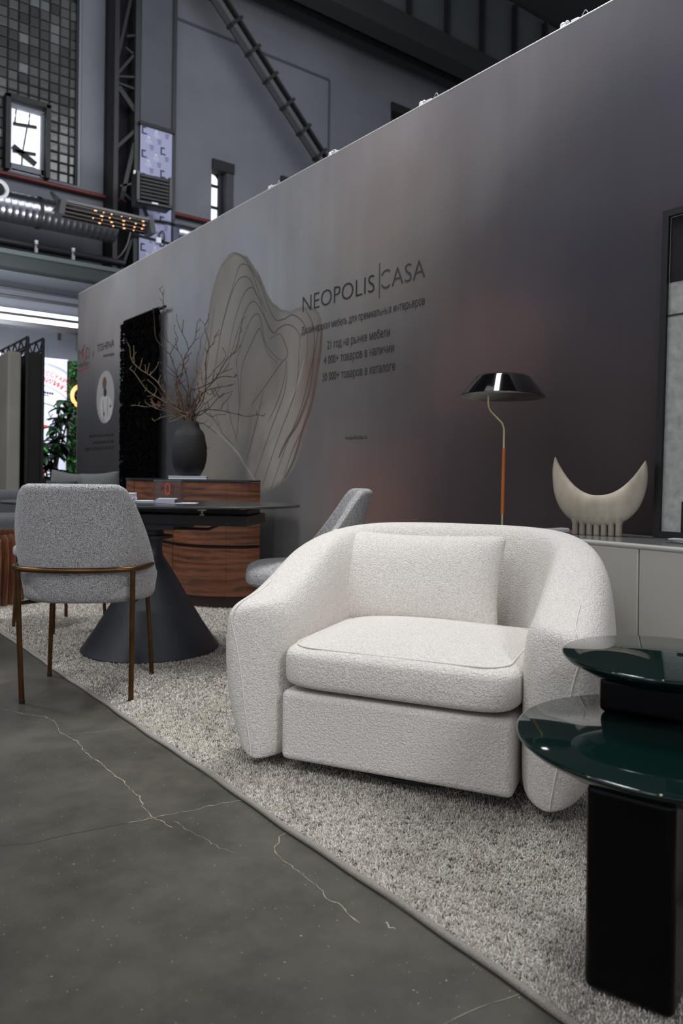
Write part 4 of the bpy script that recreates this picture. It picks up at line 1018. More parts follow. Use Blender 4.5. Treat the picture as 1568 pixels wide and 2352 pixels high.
# ---- dining chairs
tweed = fabric('grey_tweed', (38, 38, 41), (216, 214, 214), 330, .5, .003, .38, .62, stretch=(1, 1, 2.0))
bronze = mat('bronze_tube', (92, 66, 40), .34, metal=.85, var=.25, vscale=14)
def make_chair(loc, rz, label):
    t = thing('dining_chair', label, 'chair', loc, rz, 'grey tweed dining chairs at the table')
    # bucket shell: u along the wrap, v up
    nu, nv = 36, 18; P = []
    for i in range(nu+1):
        u = -1+2*i/nu; au = abs(u)
        zt = .838 if au < .40 else .838-.05*((au-.40)/.13)**2 if au < .53 else .788-.30*min(1, (au-.53)/.30)**.9 if au < .83 else .488-.03*(au-.83)/.17
        row = []
        for j in range(nv+1):
            v = j/nv; z = .385+(zt-.385)*v
            lean = -.11*max(0, (z-.42)/.42)                 # leans backwards with height
            a = u*PI*.5*1.04
            hw_ = .232+.022*math.sin(PI*min(1, max(0, (z-.385)/.45)))
            ex = 2/2.9
            px = math.copysign(abs(math.sin(a))**ex, math.sin(a))*hw_
            dep = .34 if z < .48 else .34-.06*(z-.48)/.34
            py = -.215+dep*(1-abs(math.cos(a))**ex)*1.0+lean*(1-.55*au**3)
            if v < .12: 
                s_ = 1-.10*(1-v/.12)**2; px *= s_; py = py*s_
            row.append((px, py, z))
        P.append(row)
    M().grid(P).build('backrest', tweed, t, smooth=True, solid=.042, sub=1)
    rbox((0, .015, .425), (.455, .46, .115), n=3.4, crown=.012, e=4.5).build('seat', tweed, t, smooth=True)
    rail = [(-.252, -.02, .517), (-.250, -.13, .517), (-.215, -.225, .517), (-.12, -.262, .515), (0, -.275, .514), (.12, -.262, .515), (.215, -.225, .517), (.250, -.13, .517), (.252, -.02, .517)]
    M().tube(smoothpath(rail, 6), .0105, 10).build('back_rail', bronze, t, smooth=True)
    for s in (-1, 1):
        lg = M().tube([(s*.212, -.228, .515), (s*.208, -.21, .25), (s*.203, -.19, .012)], .0102, 12).build('leg', bronze, t, smooth=True)
        M().tube([(s*.203, -.19, .014), (s*.2028, -.189, 0)], .0108, 12).build('foot_cap', blk2, lg)
        lg = M().tube([(s*.198, .165, .375), (s*.208, .185, .2), (s*.216, .20, .012)], .0095, 12).build('leg', bronze, t, smooth=True)
        M().tube([(s*.216, .20, .014), (s*.2163, .2005, 0)], .0102, 12).build('foot_cap', blk2, lg)
        M().tube([(s*.21, -.215, .385), (s*.18, 0, .362), (s*.198, .165, .37)], .008, 8).build('side_rail', bronze, t, smooth=True)
    M().tube([(-.198, .165, .368), (0, .14, .36), (.198, .165, .368)], .008, 8).build('cross_rail', bronze, t, smooth=True)
    return t
ch1 = make_chair((1.066, 3.062, 0.0), math.radians(-32.9), 'grey tweed dining chair with bronze legs, seen from behind at the left')
ch2 = dup(ch1); ch2.location = (2.01, 2.95, ZR-.008); ch2.rotation_euler = (0, 0, math.radians(58))
ch2.scale = (1, 1, .975); ch2['label'] = 'grey tweed dining chair half hidden behind the white armchair'
st3 = thing('stool', 'stool with thin bronze legs, only its legs showing behind the nearest dining chair', 'stool', (1.36, 4.40, ZR), math.radians(20))
rbox((0, 0, .425), (.42, .42, .10), n=3.4, crown=.01, e=4.5).build('seat', tweed, st3, smooth=True)
for a, b_ in ((-1, -1), (-1, 1), (1, -1), (1, 1)):
    M().tube([(a*.16, b_*.16, .385), (a*.175, b_*.175, 0)], .010, 12).build('leg', bronze, st3, smooth=True)
M().tube([(.16*math.cos(t)*1.35, .16*math.sin(t)*1.35, .375) for t in np.linspace(0, 2*PI, 25)[:-1]], .008, 8, closed=True).build('seat_ring', bronze, st3, smooth=True)

# ---- dining table
tb = thing('dining_table', 'oval dining table with dark glass top on a black cone base', 'table', (1.555, 3.585, ZR))
bkm = mat('matt_black_metal', (46, 48, 55), .42, bump=.03, bscale=400, spec=.5)
cone = [(.0, 0), (.332, 0), (.337, .004), (.265, .108), (.196, .222), (.126, .345), (.088, .41), (.070, .437), (.056, .462), (.050, .485), (.050, .51), (.055, .545), (.104, .548), (.104, .562), (.06, .565), (.055, .62), (0, .62)]
M().lathe(cone, 72).build('pedestal', bkm, tb, smooth=True)
TA = math.atan2(-1.11, .98)   # direction of the long axis
fr_ = M(); fr_.box((-.02, -.02, .652), (1.10, .30, .052), rz=TA); fr_.build('extension_frame', mat('frame_black', (28, 29, 32), .4), tb, bevel=.005)
M().box((0, 0, .612), (.34, .26, .03), rz=TA).build('mounting_plate', bkm, tb)
M().tube([Vector((.04, -.10, .60)), Vector((.18, -.26, .60)), Vector((.22, -.30, .625))], .008, 6).build('lever', bkm, tb)
M().box((.1, -.12, .692), (.75, .2, .025), rz=TA, ry=0.02).build('top_rail', mat('frame_black', (28, 29, 32)), tb)
ell = []
for i in range(96):
    t_ = 2*PI*i/96; a_, b_ = .755, .40
    x_ = math.copysign(abs(math.cos(t_))**(2/2.2), math.cos(t_))*a_; y_ = math.copysign(abs(math.sin(t_))**(2/2.2), math.sin(t_))*b_
    ell.append((-.045+x_*math.cos(TA)-y_*math.sin(TA), -.06+x_*math.sin(TA)+y_*math.cos(TA)))
M().prism(ell, .715, .7265).build('table_top', mat('dark_ceramic_glass', (40, 42, 43), .22, spec=.6), tb, bevel=.003)
gp = mat('steel_pad', (150, 140, 120), .3, metal=.9)
for a_, b_ in ((-.12, -.16), (.34, -.16), (.47, .02), (-.4, -.1), (-.5, .14), (.2, .16)):
    x_ = -.045+a_*math.cos(TA)-b_*math.sin(TA); y_ = -.06+a_*math.sin(TA)+b_*math.cos(TA)
    M().lathe([(0, .699), (.024, .699), (.024, .714), (0, .714)], 16, (x_, y_, 0)).build('suction_pad', gp, tb)
    M().lathe([(0, .678), (.012, .678), (.012, .683), (.005, .685), (.005, .699), (0, .699)], 12, (x_, y_, 0)).build('pad_screw', gp, tb)
ZT = ZR+.7268
# things on the table
white = mat('white_paper', (214, 216, 224), .7); wh2 = mat('grey_paper_edge', (176, 178, 188), .8)
def booklet(px, py, d, rz, z, label, lx=.0):
    r_ = at(px, py, 'z', z)
    t = thing('booklet', label, 'booklet', (r_.x, r_.y, z), rz, 'booklets on the dining table')
    M().box((0, 0, d[2]/2), (d[0]-.003, d[1]-.003, d[2]-.003)).build('pages', wh2, t); M().box((0, 0, d[2]-.0015), d[:2]+(.003,)).build('cover', white, t); M().box((0, 0, .0015), d[:2]+(.003,)).build('cover', white, t)
    return t
# positions measured once on the table plane
q0 = Vector((1.30, 3.42)); 
dirv = Vector((.79, -.61))
for i in range(2):
    t = thing('booklet', '%s white booklet of the small stack at the left of the table' % ('top' if i else 'bottom'), 'booklet', (1.36, 3.52, ZT+.024*i), -.55+.05*i, 'booklets on the dining table')
    M().box((0, 0, .0115), (.147, .107, .019)).build('pages', wh2, t); M().box((0, 0, .0215), (.15, .11, .003)).build('cover', white, t); M().box((0, 0, .0015), (.15, .11, .003)).build('cover', white, t)
t = thing('booklet', 'thin white booklet lying between the stack and the acrylic box', 'booklet', (1.46, 3.49, ZT), -.35, 'booklets on the dining table')
M().box((0, 0, .005), (.12, .09, .008)).build('pages', wh2, t); M().box((0, 0, .010), (.122, .092, .002)).build('cover', white, t)
t = thing('leaflet', 'white leaflet lying under the acrylic box on the table', 'leaflet', (1.59, 3.375, ZT), -.62)
M().box((0, 0, .0008), (.19, .10, .0016)).build('sheet', white, t); M().box((0, .0, .0019), (.18, .09, .0006)).build('top_sheet', white, t)
t = thing('card_stack', 'small stack of white cards in front of the acrylic box', 'cards', (1.535, 3.385, ZT+.0023), -.55)
M().box((0, 0, .009), (.085, .055, .018)).build('cards', wh2, t); M().box((.01, 0, .020), (.085, .055, .004)).build('top_card', white, t)
ac = thing('acrylic_box', 'clear acrylic box with a red oval emblem on the dining table', 'box', (1.575, 3.435, ZT+.0023), -.60)
acm = mat('clear_acrylic', (235, 238, 240), .03, trans=1.0, spec=.5)
for c_, d_ in (((0, -.045, .055), (.13, .004, .11)), ((0, .045, .055), (.13, .004, .11)), ((-.063, 0, .055), (.004, .086, .11)), ((.063, 0, .055), (.004, .086, .11)), ((0, 0, .002), (.122, .086, .004))): M().box(c_, d_).build('panel', acm, ac)
M().tube([(.0+.012*math.cos(a), -.0475, .066+.026*math.sin(a)) for a in np.linspace(0, 2*PI, 25)[:-1]], .0022, 6, closed=True).build('emblem', mat('red_orange_ink', (214, 62, 34), .5), ac)
M().box((0, -.0475, .012), (.052, .001, .006)).build('emblem_bar', mat('red_orange_ink', (214, 62, 34)), ac)
place_text('M', (-.03, -.0475, .045), (1, 0, 0), (0, 0, 1), .014, .04, ink, ac, -.02); place_text('D', (.016, -.0475, .045), (1, 0, 0), (0, 0, 1), .012, .04, ink, ac, -.02)

# ---- curved walnut cabinet
cb = thing('sideboard', 'walnut sideboard with rounded curved front and black top', 'sideboard', (0, 0, ZR))
CY, FL, XB, XF, EL = 5.10, .37, 2.60, 2.205, .46
def cab_outline(off=0.0, n=14):
    P_ = [(XB, CY-FL-EL+off*.6)]
    for i in range(1, n+1):
        a = PI/2*i/n
        P_.append((XB-(XB-XF-off)*math.sin(a), CY-FL-(EL-off)*math.cos(a)))
    Q_ = [(x, 2*CY-y) for x, y in P_[::-1]]
    return P_, Q_
Pc, Qc = cab_outline()
def strip(pts, z0, z1, th=.018):
    m_ = M(); n = len(pts); vs = []
    for i, p in enumerate(pts):
        a = Vector(pts[max(i-1, 0)]); c2 = Vector(pts[min(i+1, n-1)]); d = (c2-a).normalized(); nn = Vector((d.y, -d.x))
        if nn.x > 0 and abs(nn.x) > .5: nn = -nn
        vs.append([(p[0], p[1], z0), (p[0], p[1], z1), (p[0]+.0, p[1], z1), (p[0], p[1], z0)])
    rows = []
    for i, p in enumerate(pts):
        q = Vector(p).lerp(Vector((XB-.05, CY)), th/max(.05, (Vector(p)-Vector((XB-.05, CY))).length))
        rows.append([(p[0], p[1], z0), (p[0], p[1], z1), (q.x, q.y, z1), (q.x, q.y, z0)])
    m_.grid(rows, closev=True); m_.f.append((0, 1, 2, 3)); b0 = (n-1)*4; m_.f.append((b0, b0+1, b0+2, b0+3)); return m_
Pi, Qi = cab_outline(.022)
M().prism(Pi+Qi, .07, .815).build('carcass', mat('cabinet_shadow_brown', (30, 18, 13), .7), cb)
Pk, Qk = cab_outline(.03)
M().prism(Pk+Qk, 0.0, .07).build('plinth', mat('plinth_brown', (46, 27, 20), .6), cb)
Pt, Qt = cab_outline(-.004)
M().prism(Pt+Qt, .818, .831).build('top', mat('black_glass_top', (34, 36, 38), .25), cb)
# split point on the right curve (visible seam)
sidx = 5
for (z0, z1) in ((.075, .385), (.408, .815)):
    M().add(*[(lambda m_: m_.v)(strip(Pc[:sidx+1], z0, z1)), strip(Pc[:sidx+1], z0, z1).f]).build('end_panel', walnut, cb)
    a_ = strip([(p[0], p[1]+.004) for p in Pc[sidx:]], z0, z1); a_.build('curved_door', walnut, cb)
    Y0, Y1 = CY-FL+.006, CY+FL-.006
    M().box((XF+.012, CY, (z0+z1)/2), (.016, (Y1-Y0), z1-z0)).build('drawer_front', walnut, cb)
    M().box((XF+.006, CY-FL+.03, (z0+z1)/2), (.012, .03, z1-z0)).build('drawer_stile', walnut, cb)
    M().box((XF+.006, CY+FL-.03, (z0+z1)/2), (.012, .03, z1-z0)).build('drawer_stile', walnut, cb)
    strip(Qc[:len(Qc)-sidx], z0, z1).build('curved_door', walnut, cb)
    strip(Qc[len(Qc)-sidx-1:], z0, z1).build('end_panel', walnut, cb)
ZC = ZR+.832
bk = thing('book', 'white book lying under the black vase on the walnut sideboard', 'book', (2.42, 4.95, ZC), math.radians(58))
M().box((0, 0, .010), (.20, .26, .016)).build('pages', wh2, bk); M().box((0, 0, .019), (.205, .265, .003)).build('cover', white, bk); M().box((0, 0, .0015), (.205, .265, .003)).build('cover', white, bk)
ZB = ZC+.021
vs_ = thing('vase', 'matt black ceramic vase full of dry branches', 'vase', (2.42, 4.95, ZB))
vk = 5.40/1740
vprof = [(0, 0), (.072, 0), (.085, .012), (.108, .055), (.121, .105), (.126, .155), (.122, .215), (.110, .28), (.096, .318), (.080, .333), (.073, .345), (.066, .372), (.062, .388), (.057, .388), (.058, .37), (.07, .33), (.1, .28), (.11, .15), (.06, .02), (0, .02)]
M().lathe(vprof, 56).build('body', mat('black_ceramic', (11, 11, 12), .7, var=.22, vscale=9, bump=.25, bscale=14, stretch=(1, 1, 6)), vs_, smooth=True)
# branches traced on the photo plane, with their own depth
bw = mat('dry_bark', (66, 52, 44), .85, var=.35, vscale=30); bw2 = mat('pale_bark', (104, 88, 66), .85, var=.3, vscale=30); bw3 = mat('red_bark', (88, 54, 40), .8, var=.3, vscale=30)
zb = lambda L_: [(270+x/4.75, 660+y/4.75) for x, y in L_]
BR = [([(748,1495),(750,1250),(760,1160),(720,1090),(655,985),(640,930),(605,830),(570,735),(500,650),(480,520),(490,300),(497,240),(497,150),(495,80),(455,20)], [[(500,650),(440,595),(410,520),(400,380),(388,230)],[(570,735),(600,670),(650,590),(648,540),(620,470),(622,415)],[(497,240),(545,243)]], bw),
 ([(770,1495),(780,1200),(775,1090),(745,930),(720,850),(720,790),(775,680),(840,580),(855,490),(868,380)], [[(775,680),(750,590),(705,500),(650,370),(645,305)],[(720,790),(770,740),(803,714)],[(725,845),(773,790),(773,740)],[(705,500),(718,360)]], bw),
 ([(752,1495),(700,1300),(640,1200),(520,1150),(440,1040),(350,960),(240,890),(150,790),(130,650),(100,600)], [[(240,890),(270,780)],[(310,940),(300,850)],[(150,790),(200,710)],[(350,960),(420,880),(445,820)],[(440,1040),(470,960)],[(180,830),(175,640)],[(320,945),(345,835)]], bw2),
 ([(760,1495),(640,1330),(400,1180),(320,1120),(250,1030),(180,930),(130,890)], [[(400,1180),(330,1190)],[(400,1180),(420,1100),(330,1010)],[(320,1120),(300,1130)]], bw2),
 ([(748,1495),(660,1400),(560,1290),(470,1290),(410,1285),(320,1305),(225,1290),(145,1290)], [[(410,1285),(365,1250)]], bw2),
 ([(790,1495),(860,1300),(900,1210),(950,1130),(1040,1030),(1090,960),(1180,800),(1250,730),(1300,650),(1335,490),(1365,345)], [[(1250,730),(1305,690),(1337,630)],[(1040,1030),(1060,900),(1120,840),(1180,750),(1150,665)],[(1090,960),(1170,915),(1245,890)],[(1150,920),(1210,835)]], bw),
 ([(795,1495),(940,1340),(1100,1340),(1200,1360),(1330,1390),(1420,1410),(1515,1390),(1590,1402)], [[(1130,1330),(1150,1270),(1200,1220),(1240,1160)],[(940,1350),(1020,1410),(1090,1390),(1170,1388)],[(1000,1370),(1060,1450),(1090,1500)]], bw),
 ([(780,1495),(830,1350),(870,1210),(960,1130),(1100,1090),(1190,1075),(1275,1055)], [[(960,1130),(1010,1170),(1085,1095)]], bw3),
 ([(785,1495),(810,1400),(930,1230),(965,1000),(960,860),(975,720),(1000,660),(1050,600),(1060,540),(1100,480)], [[(1000,660),(985,560),(955,470),(950,410),(895,345)],[(955,410),(985,350),(990,290)],[(965,1000),(1015,960),(1045,905)]], bw3),
 ([(772,1495),(785,1200),(790,1090),(840,1000),(865,930),(865,780),(900,660),(910,550),(955,470)], [[(865,930),(920,925),(895,870)],[(915,930),(920,1020),(940,1060)]], bw2),
 ([(758,1495),(690,1200),(655,1100),(640,960),(650,890)], [[(640,960),(560,870),(470,820)],[(650,985),(700,930),(720,860)],[(640,985),(540,920),(500,850)]], bw),
 ([(780,1495),(790,1140),(860,1110),(1000,1050),(1090,990),(1170,970),(1270,980),(1300,955)], [[(860,1060),(880,1050)]], bw),
 ([(762,1495),(740,1240),(690,1180),(620,1110),(560,1080),(520,1000),(500,920)], [[(620,1110),(630,1020),(640,985)],[(560,1080),(545,1130)]], bw2),
 ([(765,1495),(720,1350),(640,1280),(560,1230),(530,1160),(480,1050)], [[(560,1230),(480,1210)],[(640,1280),(610,1180),(580,1150)]], bw2),
 ([(760,1495),(660,1440),(560,1470),(590,1400),(480,1420),(400,1460)], [[(560,1400),(470,1420)]], bw2),
 ([(800,1495),(860,1480),(930,1485),(985,1520),(1080,1595)], [], bw),
 ([(795,1495),(850,1500),(880,1560),(925,1645),(960,1690),(975,1760)], [[(925,1645),(950,1610)]], bw2),
 ([(776,1495),(800,1340),(860,1200),(890,1150),(870,1060)], [[(830,1250),(850,1220)]], bw3),
 ([(770,1495),(735,1300),(650,1170),(640,1050),(690,980),(712,800),(655,690),(510,550)], [[(655,690),(630,560)],[(690,980),(760,880)]], bw3)]
for q in range(11):
    a = math.radians(random.uniform(20, 160)); L0 = random.uniform(230, 620); x, y = 775, 1480; pth = [(775+random.uniform(-20, 20), 1495)]
    for t in (.25, .5, .75, 1): pth.append((775+math.cos(a)*L0*t*1.15+random.uniform(-25, 25), 1490-math.sin(a)*L0*t+random.uniform(-25, 25)))
    sb_ = [[pth[k_], (pth[k_][0]+random.uniform(-70, 70), pth[k_][1]-random.uniform(40, 120))] for k_ in (2, 3, 3)]
    BR.append((pth, sb_, random.choice((bw, bw2, bw3))))
def d_of(p): return (p-cC).dot(cD)
for i, (main, subs, m) in enumerate(BR):
    spread = random.uniform(-.16, .16); dv = 5.40
    mp_ = zb(main); n = len(mp_); pts = []
    def pt3(pxy):
        yy_ = pxy[1]; f = max(0, min(1, (972-yy_)/300)) if yy_ < 972 else max(0, min(.5, abs(pxy[0]-432)/150))
        f2 = max(f, min(1, abs(pxy[0]-432)/160)*.7)
        return at(pxy[0], pxy[1], 'd', dv+spread*f2*1.6)
    pts = [pt3(p) for p in mp_]
    root = Vector((2.42+random.uniform(-.03, .03), 4.95+random.uniform(-.03, .03), ZB+.06))
    pts = [root]+[Vector((2.42, 4.95, ZB+.40))+Vector((random.uniform(-.035, .035), random.uniform(-.035, .035), 0))]+pts[1:]
    m_ = M(); path = smoothpath(pts, 4); nn_ = len(path)
    m_.tube(path, [.0052*(1-.62*j/nn_) for j in range(nn_)], 6)
    for j in range(6, nn_-1, 5): m_.ball(path[j], .0052*(1-.4*j/nn_)+.0018, 4, 6)
    for sb in subs:
        sp_ = smoothpath([pt3(p) for p in zb(sb)], 4); m_.tube(sp_, [.0034*(1-.5*j/len(sp_)) for j in range(len(sp_))], 5)
        m_.ball(sp_[-1], .0045, 4, 6)
    for j in range(8, nn_, 4):      # little spurs
        d = Vector((random.uniform(-1, 1), random.uniform(-1, 1), random.uniform(0, 1))).normalized()*random.uniform(.015, .05)
        m_.tube([path[j], path[j]+d*.6, path[j]+d+Vector((0, 0, .006))], [.0026, .002, .0012], 5)
    o = m_.build('branch', m, smooth=True)
    tx, ty = mp_[-1]; kind = {bw.name: 'dark', bw2.name: 'pale', bw3.name: 'reddish'}[m.name]
    where = 'over the black hanging' if tx < 375 else 'between the hanging and the printed veil' if tx < 450 else 'against the left edge of the veil' if tx < 500 else 'before the printed veil' if tx < 560 else 'far right over the printed veil'
    how = 'hanging down beside the vase' if ty > 990 else 'stretching out low' if ty > 925 else 'short twig reaching' if ty > 860 else 'middling twig reaching' if ty > 800 else 'tall twig rising' if ty > 700 else 'topmost twig rising'
    tag(o, '%s dry branch, %s %s' % (kind, how, where), 'branch', 'dry branches in the black vase')
# ---- black woven wall hanging
wh = thing('wall_hanging', 'black shaggy woven hanging on a rod on the printed partition', 'wall hanging', (2.80, 0, 0))
rod0 = at(291, 739, 'x', 2.81); rod1 = at(377, 712, 'x', 2.81)
M().tube([(0, rod0.y+.02, 2.345), (0, rod1.y-.04, 2.345)], .014, 10).build('rod', mat('black_rod', (20, 18, 18), .6), wh, smooth=True)
hk = mat('black_yarn', (9, 8, 9), .95, spec=.05)
nyy, nzz = 40, 74; rows = []
for i in range(nyy+1):
    row = []
    for j in range(nzz+1):
        v = j/nzz; z = 2.335-1.80*v; u = i/nyy
        ed = .018*fbm(np.array([j*.45]), np.array([u*2.0+(7 if u > .5 else 0)]), 90)[0]*4
        y = 7.155-.79*u + ed*(1 if u in (0, 1) else .5)
        x = .0+.022*(vnoise(np.array([i*.9]), np.array([j*1.1]), 95)[0])-.012
        row.append((x, y, z))
    rows.append(row)
M().grid(rows).build('woven_panel', hk, wh, solid=.02)
m_ = M()
for i in range(1500):
    u = random.random(); z = 2.33-1.80*random.random(); y = 7.16-.80*u
    if random.random() < .3: y = 7.155+random.uniform(-.01, .015) if random.random() < .5 else 6.365+random.uniform(-.015, .01)
    m_.tube([(-.012, y, z), (-.035, y+random.uniform(-.02, .02), z-.012), (-.025, y+random.uniform(-.03, .03), z-.035)], [.008, .009, .004], 4)
m_.build('tufts', hk, wh, kind='stuff')
m_ = M()
for i in range(26): m_.tube([(0, 7.15-.79*i/25, 2.36), (-.016, 7.15-.79*i/25, 2.34), (0, 7.145-.79*i/25, 2.32)], .009, 5)
m_.build('loops', hk, wh, kind='stuff')

# ---- grey lacquered sideboard at the right
sbx = thing('media_unit', 'long pale grey lacquered low unit behind the white armchair', 'cabinet', (0, 0, ZR))
lac = mat('grey_lacquer', (194, 191, 183), .38, bump=.02, bscale=700, spec=.45); lac2 = mat('pale_grey_lacquer_edge', (176, 176, 170), .3)
SX0, SX1, SYL, ZS = 2.45, 2.83, 2.03, .643
M().box(((SX0+SX1)/2+.012, SYL-1.2, .335), (SX1-SX0-.03, 2.38, .60)).build('carcass', lac, sbx)
M().box(((SX0+SX1)/2, SYL-1.2, ZS-.007), (SX1-SX0, 2.40, .014)).build('top', mat('grey_gloss_top', (120, 121, 118), .12, spec=.6), sbx, bevel=.003)
M().box(((SX0+SX1)/2, SYL+.028, (ZS+.008)/2), (SX1-SX0, .055, ZS+.008)).build('end_panel', mat('pale_grey_end', (205, 206, 208), .3), sbx, bevel=.012, seg=4)
M().tube([(SX0-.004, SYL-.002, ZS-.011), (SX0-.004, SYL-2.4, ZS-.011)], .0105, 14).build('top_edge', lac2, sbx, smooth=True)
for i, (ya, yb_) in enumerate(((2.028, 1.4735), (1.4695, .915), (.911, .36), (.356, -.36))):
    M().box((SX0-.001, (ya+yb_)/2, .335), (.02, ya-yb_, .578)).build('door', lac, sbx, bevel=.004)
M().box(((SX0+SX1)/2+.02, SYL-1.2, .018), (SX1-SX0-.06, 2.3, .036)).build('plinth', blk2, sbx)
# ---- crescent sculpture
sc = thing('sculpture', 'pale stone crescent sculpture on a row of short legs', 'sculpture', (2.652, 1.783, ZR+ZS), math.radians(-66.8))
stn = mat('carved_stone', (186, 175, 157), .85, var=.34, vscale=7, bump=.35, bscale=45, detail=8, stretch=(1.4, 1, .7))
K = .000629; cz0 = 1138
f2 = lambda L_: [((x-1017)*K, (cz0-y)*K) for x, y in L_]
out = smoothpath([(x, 0, z) for x, z in f2([(752,638),(739,700),(738,770),(745,850),(765,925),(800,990),(850,1040),(910,1068),(1017,1078),(1110,1070),(1180,1045),(1235,1000),(1275,940),(1303,860),(1315,780),(1314,710),(1303,663)])], 4)
inn = smoothpath([(x, 0, z) for x, z in f2([(752,640),(772,685),(800,733),(830,775),(862,812),(900,845),(940,868),(985,882),(1030,883),(1075,877),(1120,860),(1160,835),(1200,800),(1240,755),(1268,715),(1288,685),(1303,665)])], 4)
rows = []; nn_ = len(out)
for i in range(nn_):
    o_, i_ = Vector(out[i]), Vector(inn[i]); mid = (o_+i_)/2; hw_ = (o_-i_).length/2+.0008
    u_ = (o_-i_).normalized() if (o_-i_).length > 1e-5 else Vector((0, 0, 1)); s = i/(nn_-1)
    th = .006+.034*math.sin(PI*s)**.75; row = []
    for j in range(20):
        a = 2*PI*j/20; f = lambda v, p: math.copysign(abs(v)**(2/p), v)
        row.append(mid+u_*(hw_*f(math.cos(a), 2.6))+Vector((0, th*f(math.sin(a), 2.6), 0)))
    rows.append(row)
m_ = M(); m_.grid(rows, closev=True); m_.f.append(tuple(range(20))); m_.f.append(tuple((nn_-1)*20+j for j in range(20)))
m_.build('crescent', stn, sc, smooth=True, sub=1)
for i in range(7):
    x = (885-1017)*K+i*(1150-885)/6*K
    m_ = M(); m_.lathe([(0, 0), (.0105, 0), (.0125, .004), (.0125, .045), (.018, .062), (.02, .075)], 14, (0, 0, 0), 1, 2.0); m_.v = [(p[0]+x, p[1], p[2]) for p in m_.v]
    m_.build('leg', stn, sc, smooth=True)
# ---- framed artwork leaning on the partition
fa = thing('framed_artwork', 'black framed abstract print in grey and black leaning on the partition', 'artwork', (2.775, 1.605, ZR+ZS), 0)
FW, FH = .95, 1.28; LN = math.atan2(.045, FH)
piv = bpy.data.objects.new('mount', None)
def fpart(c, d, name, m, **kw):
    o = M().box(c, d).build(name, m, fa, **kw); o.rotation_euler = (0, LN, 0); return o
fm = mat('black_frame', (17, 16, 17), .4)
fpart((0, -.013, FH/2), (.035, .026, FH), 'frame_side', fm); fpart((0, -FW+.013, FH/2), (.035, .026, FH), 'frame_side', fm)
fpart((0, -FW/2, FH-.013), (.035, FW-.052, .026), 'frame_rail', fm); fpart((0, -FW/2, .013), (.035, FW-.052, .026), 'frame_rail', fm)
fpart((.004, -FW/2, FH/2), (.012, FW-.05, FH-.05), 'print_ground', mat('grey_print', (176, 177, 173), .8, var=.22, vscale=30, detail=10))
bp_ = mat('black_print', (17, 16, 20), .8)
fpart((-.0030, -.030-.44, FH-.030-.128), (.002, .88, .255), 'print_block', bp_); fpart((-.0030, -.105-.38, .026+.058), (.002, .76, .118), 'print_block', bp_)
fpart((-.0030, -.028-.44, .865), (.002, .88, .008), 'print_line', mat('print_line_grey', (62, 60, 56), .8))
gl = thing('glass_plate', 'small clear glass plate lying on the grey unit before the frame', 'plate', (2.62, 1.37, ZR+ZS), .1)
M().box((0, 0, .006), (.10, .16, .008)).build('plate', acm, gl, bevel=.002)
M().box((0, 0, .0125), (.05, .16, .004)).build('rim', mat('white_glass_edge', (200, 205, 205), .2), gl)
# ---- brass floor lamp
lp = thing('floor_lamp', 'floor lamp with glossy black shade, brass stem and orange grip', 'lamp', (2.455, 2.145, ZR))
brass = mat('brushed_brass', (206, 192, 150), .32, metal=.85)
M().lathe([(0, 0), (.14, 0), (.142, .006), (.14, .014), (.02, .018), (0, .018)], 40).build('base', blk2, lp, smooth=True)
la = Vector((cR0.x, cR0.y, 0))
def lpt(px, py): return at(px, py, 'd', 3.19)-Vector((2.455, 2.145, ZR))
s0 = lpt(1156.6, 1100); sx_ = s0.x; 
stem = [Vector((0, 0, .012)), lpt(1155.5, 1225), lpt(1156.8, 1029), lpt(1157.2, 985), lpt(1153, 972), lpt(1147, 965), lpt(1126, 943), lpt(1122, 935), lpt(1121.3, 925), lpt(1121.7, 899)]
stem[1] = Vector((stem[2].x*.9, stem[2].y*.9, stem[1].z))
M().tube(stem, .0052, 10).build('stem', brass, lp, smooth=True)
M().tube([stem[1].lerp(stem[2], .23), stem[1].lerp(stem[2], .995)], .0072, 14).build('grip', mat('orange_leather', (196, 106, 40), .5), lp, smooth=True)
scn = lpt(1153.5, 911)
M().tube([lpt(1121.5, 902)+Vector((0, 0, .002)), lpt(1140, 901.5), lpt(1158, 899)], [.013, .0135, .013], 14).build('arm', brass, lp, smooth=True)
M().ball(tuple(lpt(1156, 899)-cD*.03), (.012, .012, .010)).build('bulb', mat('frosted_bulb', (240, 240, 236), .3), lp, smooth=True)
shp = [(.1755, 0), (.1765, .002), (.118, .078), (.108, .086), (.09, .089), (0, .09)]
shi = [(0, .084), (.1, .082), (.114, .074), (.1725, .002), (.1755, 0)]
sh = M().lathe(shp, 64).build('shade', mat('black_gloss_enamel', (12, 12, 13), .08, spec=.7, coat=.6), lp, smooth=True); sh.location = scn
si = M().lathe(shi, 64).build('shade_lining', mat('white_enamel', (212, 211, 204), .6), lp, smooth=True); si.location = scn
tilt = Matrix.Rotation(math.radians(1.6), 4, cD) @ Matrix.Rotation(math.radians(-1.0), 4, la)
for o in (sh, si): o.rotation_euler = tilt.to_euler()
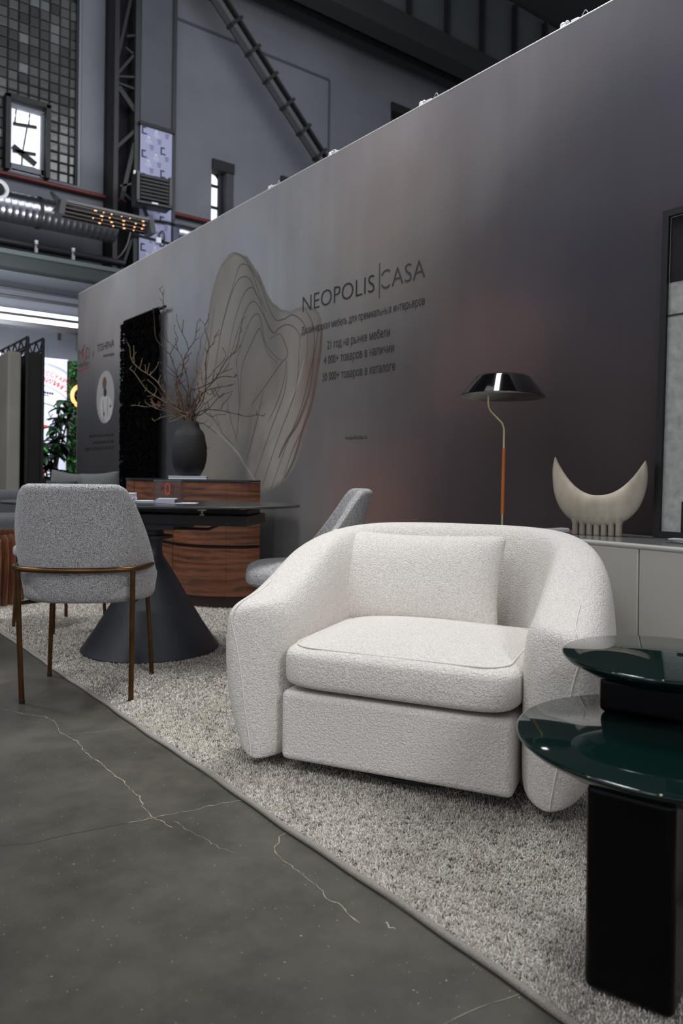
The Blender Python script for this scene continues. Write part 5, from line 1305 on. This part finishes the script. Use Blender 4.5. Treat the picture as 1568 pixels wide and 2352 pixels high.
# ---- tiered coffee table
ct = thing('coffee_table', 'glossy dark green two tier coffee table on black slab legs', 'table', (0, 0, ZR))
grn = mat('dark_green_lacquer', (10, 30, 27), .04, spec=.5); bkg = mat('black_gloss_lacquer', (4, 4, 5), .25, spec=.2)
C1, R1, Z1 = (1.350, .737), .287, .39; C2, R2, Z2 = (1.486, .832), .207, .505
def disc(c, r, z, th, name):
    M().lathe([(0, z-th), (r-.075, z-th), (r-.035, z-th*.72), (r-.010, z-.015), (r-.001, z-.007), (r, z-.0035), (r-.0015, z-.0008), (r-.004, z), (0, z)], 128, (c[0], c[1], 0)).build(name, grn, ct, smooth=True)
disc(C1, R1, Z1, .042, 'lower_top'); disc(C2, R2, Z2, .042, 'upper_top')
def slab(c, d, rz, z0, z1, name): M().box((c[0], c[1], (z0+z1)/2), (d[0], d[1], z1-z0), rz=rz).build(name, bkg, ct, bevel=.014, seg=5)
la_ = math.atan2(-.136, .040)
c_ = Vector((1.143, .702))+Vector((.959, .282))*.045
slab(c_, (.145, .09), la_, 0, Z1-.04, 'leg')
slab((1.551, .752), (.17, .09), la_, 0, Z1-.04, 'leg')
slab((1.484, .838), (.22, .16), math.atan2(-.156, .057), Z1, Z2-.04, 'pedestal')
chip = mat('bare_wood_chip', (196, 186, 160), .7)
for (c, r, z, angs) in ((C1, R1, Z1, (205, 214, 232, 246, 252, 258)), (C2, R2, Z2, (208, 222, 238, 252))):
    for a in angs:
        a = math.radians(a); M().ball((c[0]+(r-.003)*math.cos(a), c[1]+(r-.003)*math.sin(a), z-.0012), (.0022*random.uniform(.6, 1.5), .0022*random.uniform(.6, 1.5), .0014), 4, 6).build('chip', chip, ct)
# ---- clamps of the lights above the partition
for i, (px, py, w) in enumerate(((1307, 42, 'nearest'), (975, 232, 'second nearest'), (763, 350, 'second farthest'), (622, 430, 'farthest'))):
    p = at(px, py+6, 'x', XW+.03)
    t = thing('light_clamp', 'white light clamp on the partition top edge, %s of four' % w, 'clamp', (XW+.05, p.y, HW), 0, 'white clamps along the partition top'); t.scale = (.62, .62, .62)
    M().box((0, .065, .028), (.05, .05, .056)).build('bracket', wc, t, bevel=.008); M().ball((0, .075, .066), (.022, .025, .02)).build('knob', wc, t, smooth=True); M().ball((0, .04, .070), (.016, .018, .015)).build('knob', wc, t, smooth=True)
    M().box((0, -.04, .030), (.05, .07, .05), rx=.1).build('driver_box', wc, t, bevel=.006)
    M().tube(smoothpath([(0, .05, .05), (0, .10, .08), (0, .0, .085), (0, -.02, .05)] if i == 2 else [(0, -.08, .05), (0, -.11, .09), (0, -.13, .07), (0, -.16, .01)], 5), .006 if i == 2 else .002, 6).build('cable', wc, t, smooth=True)
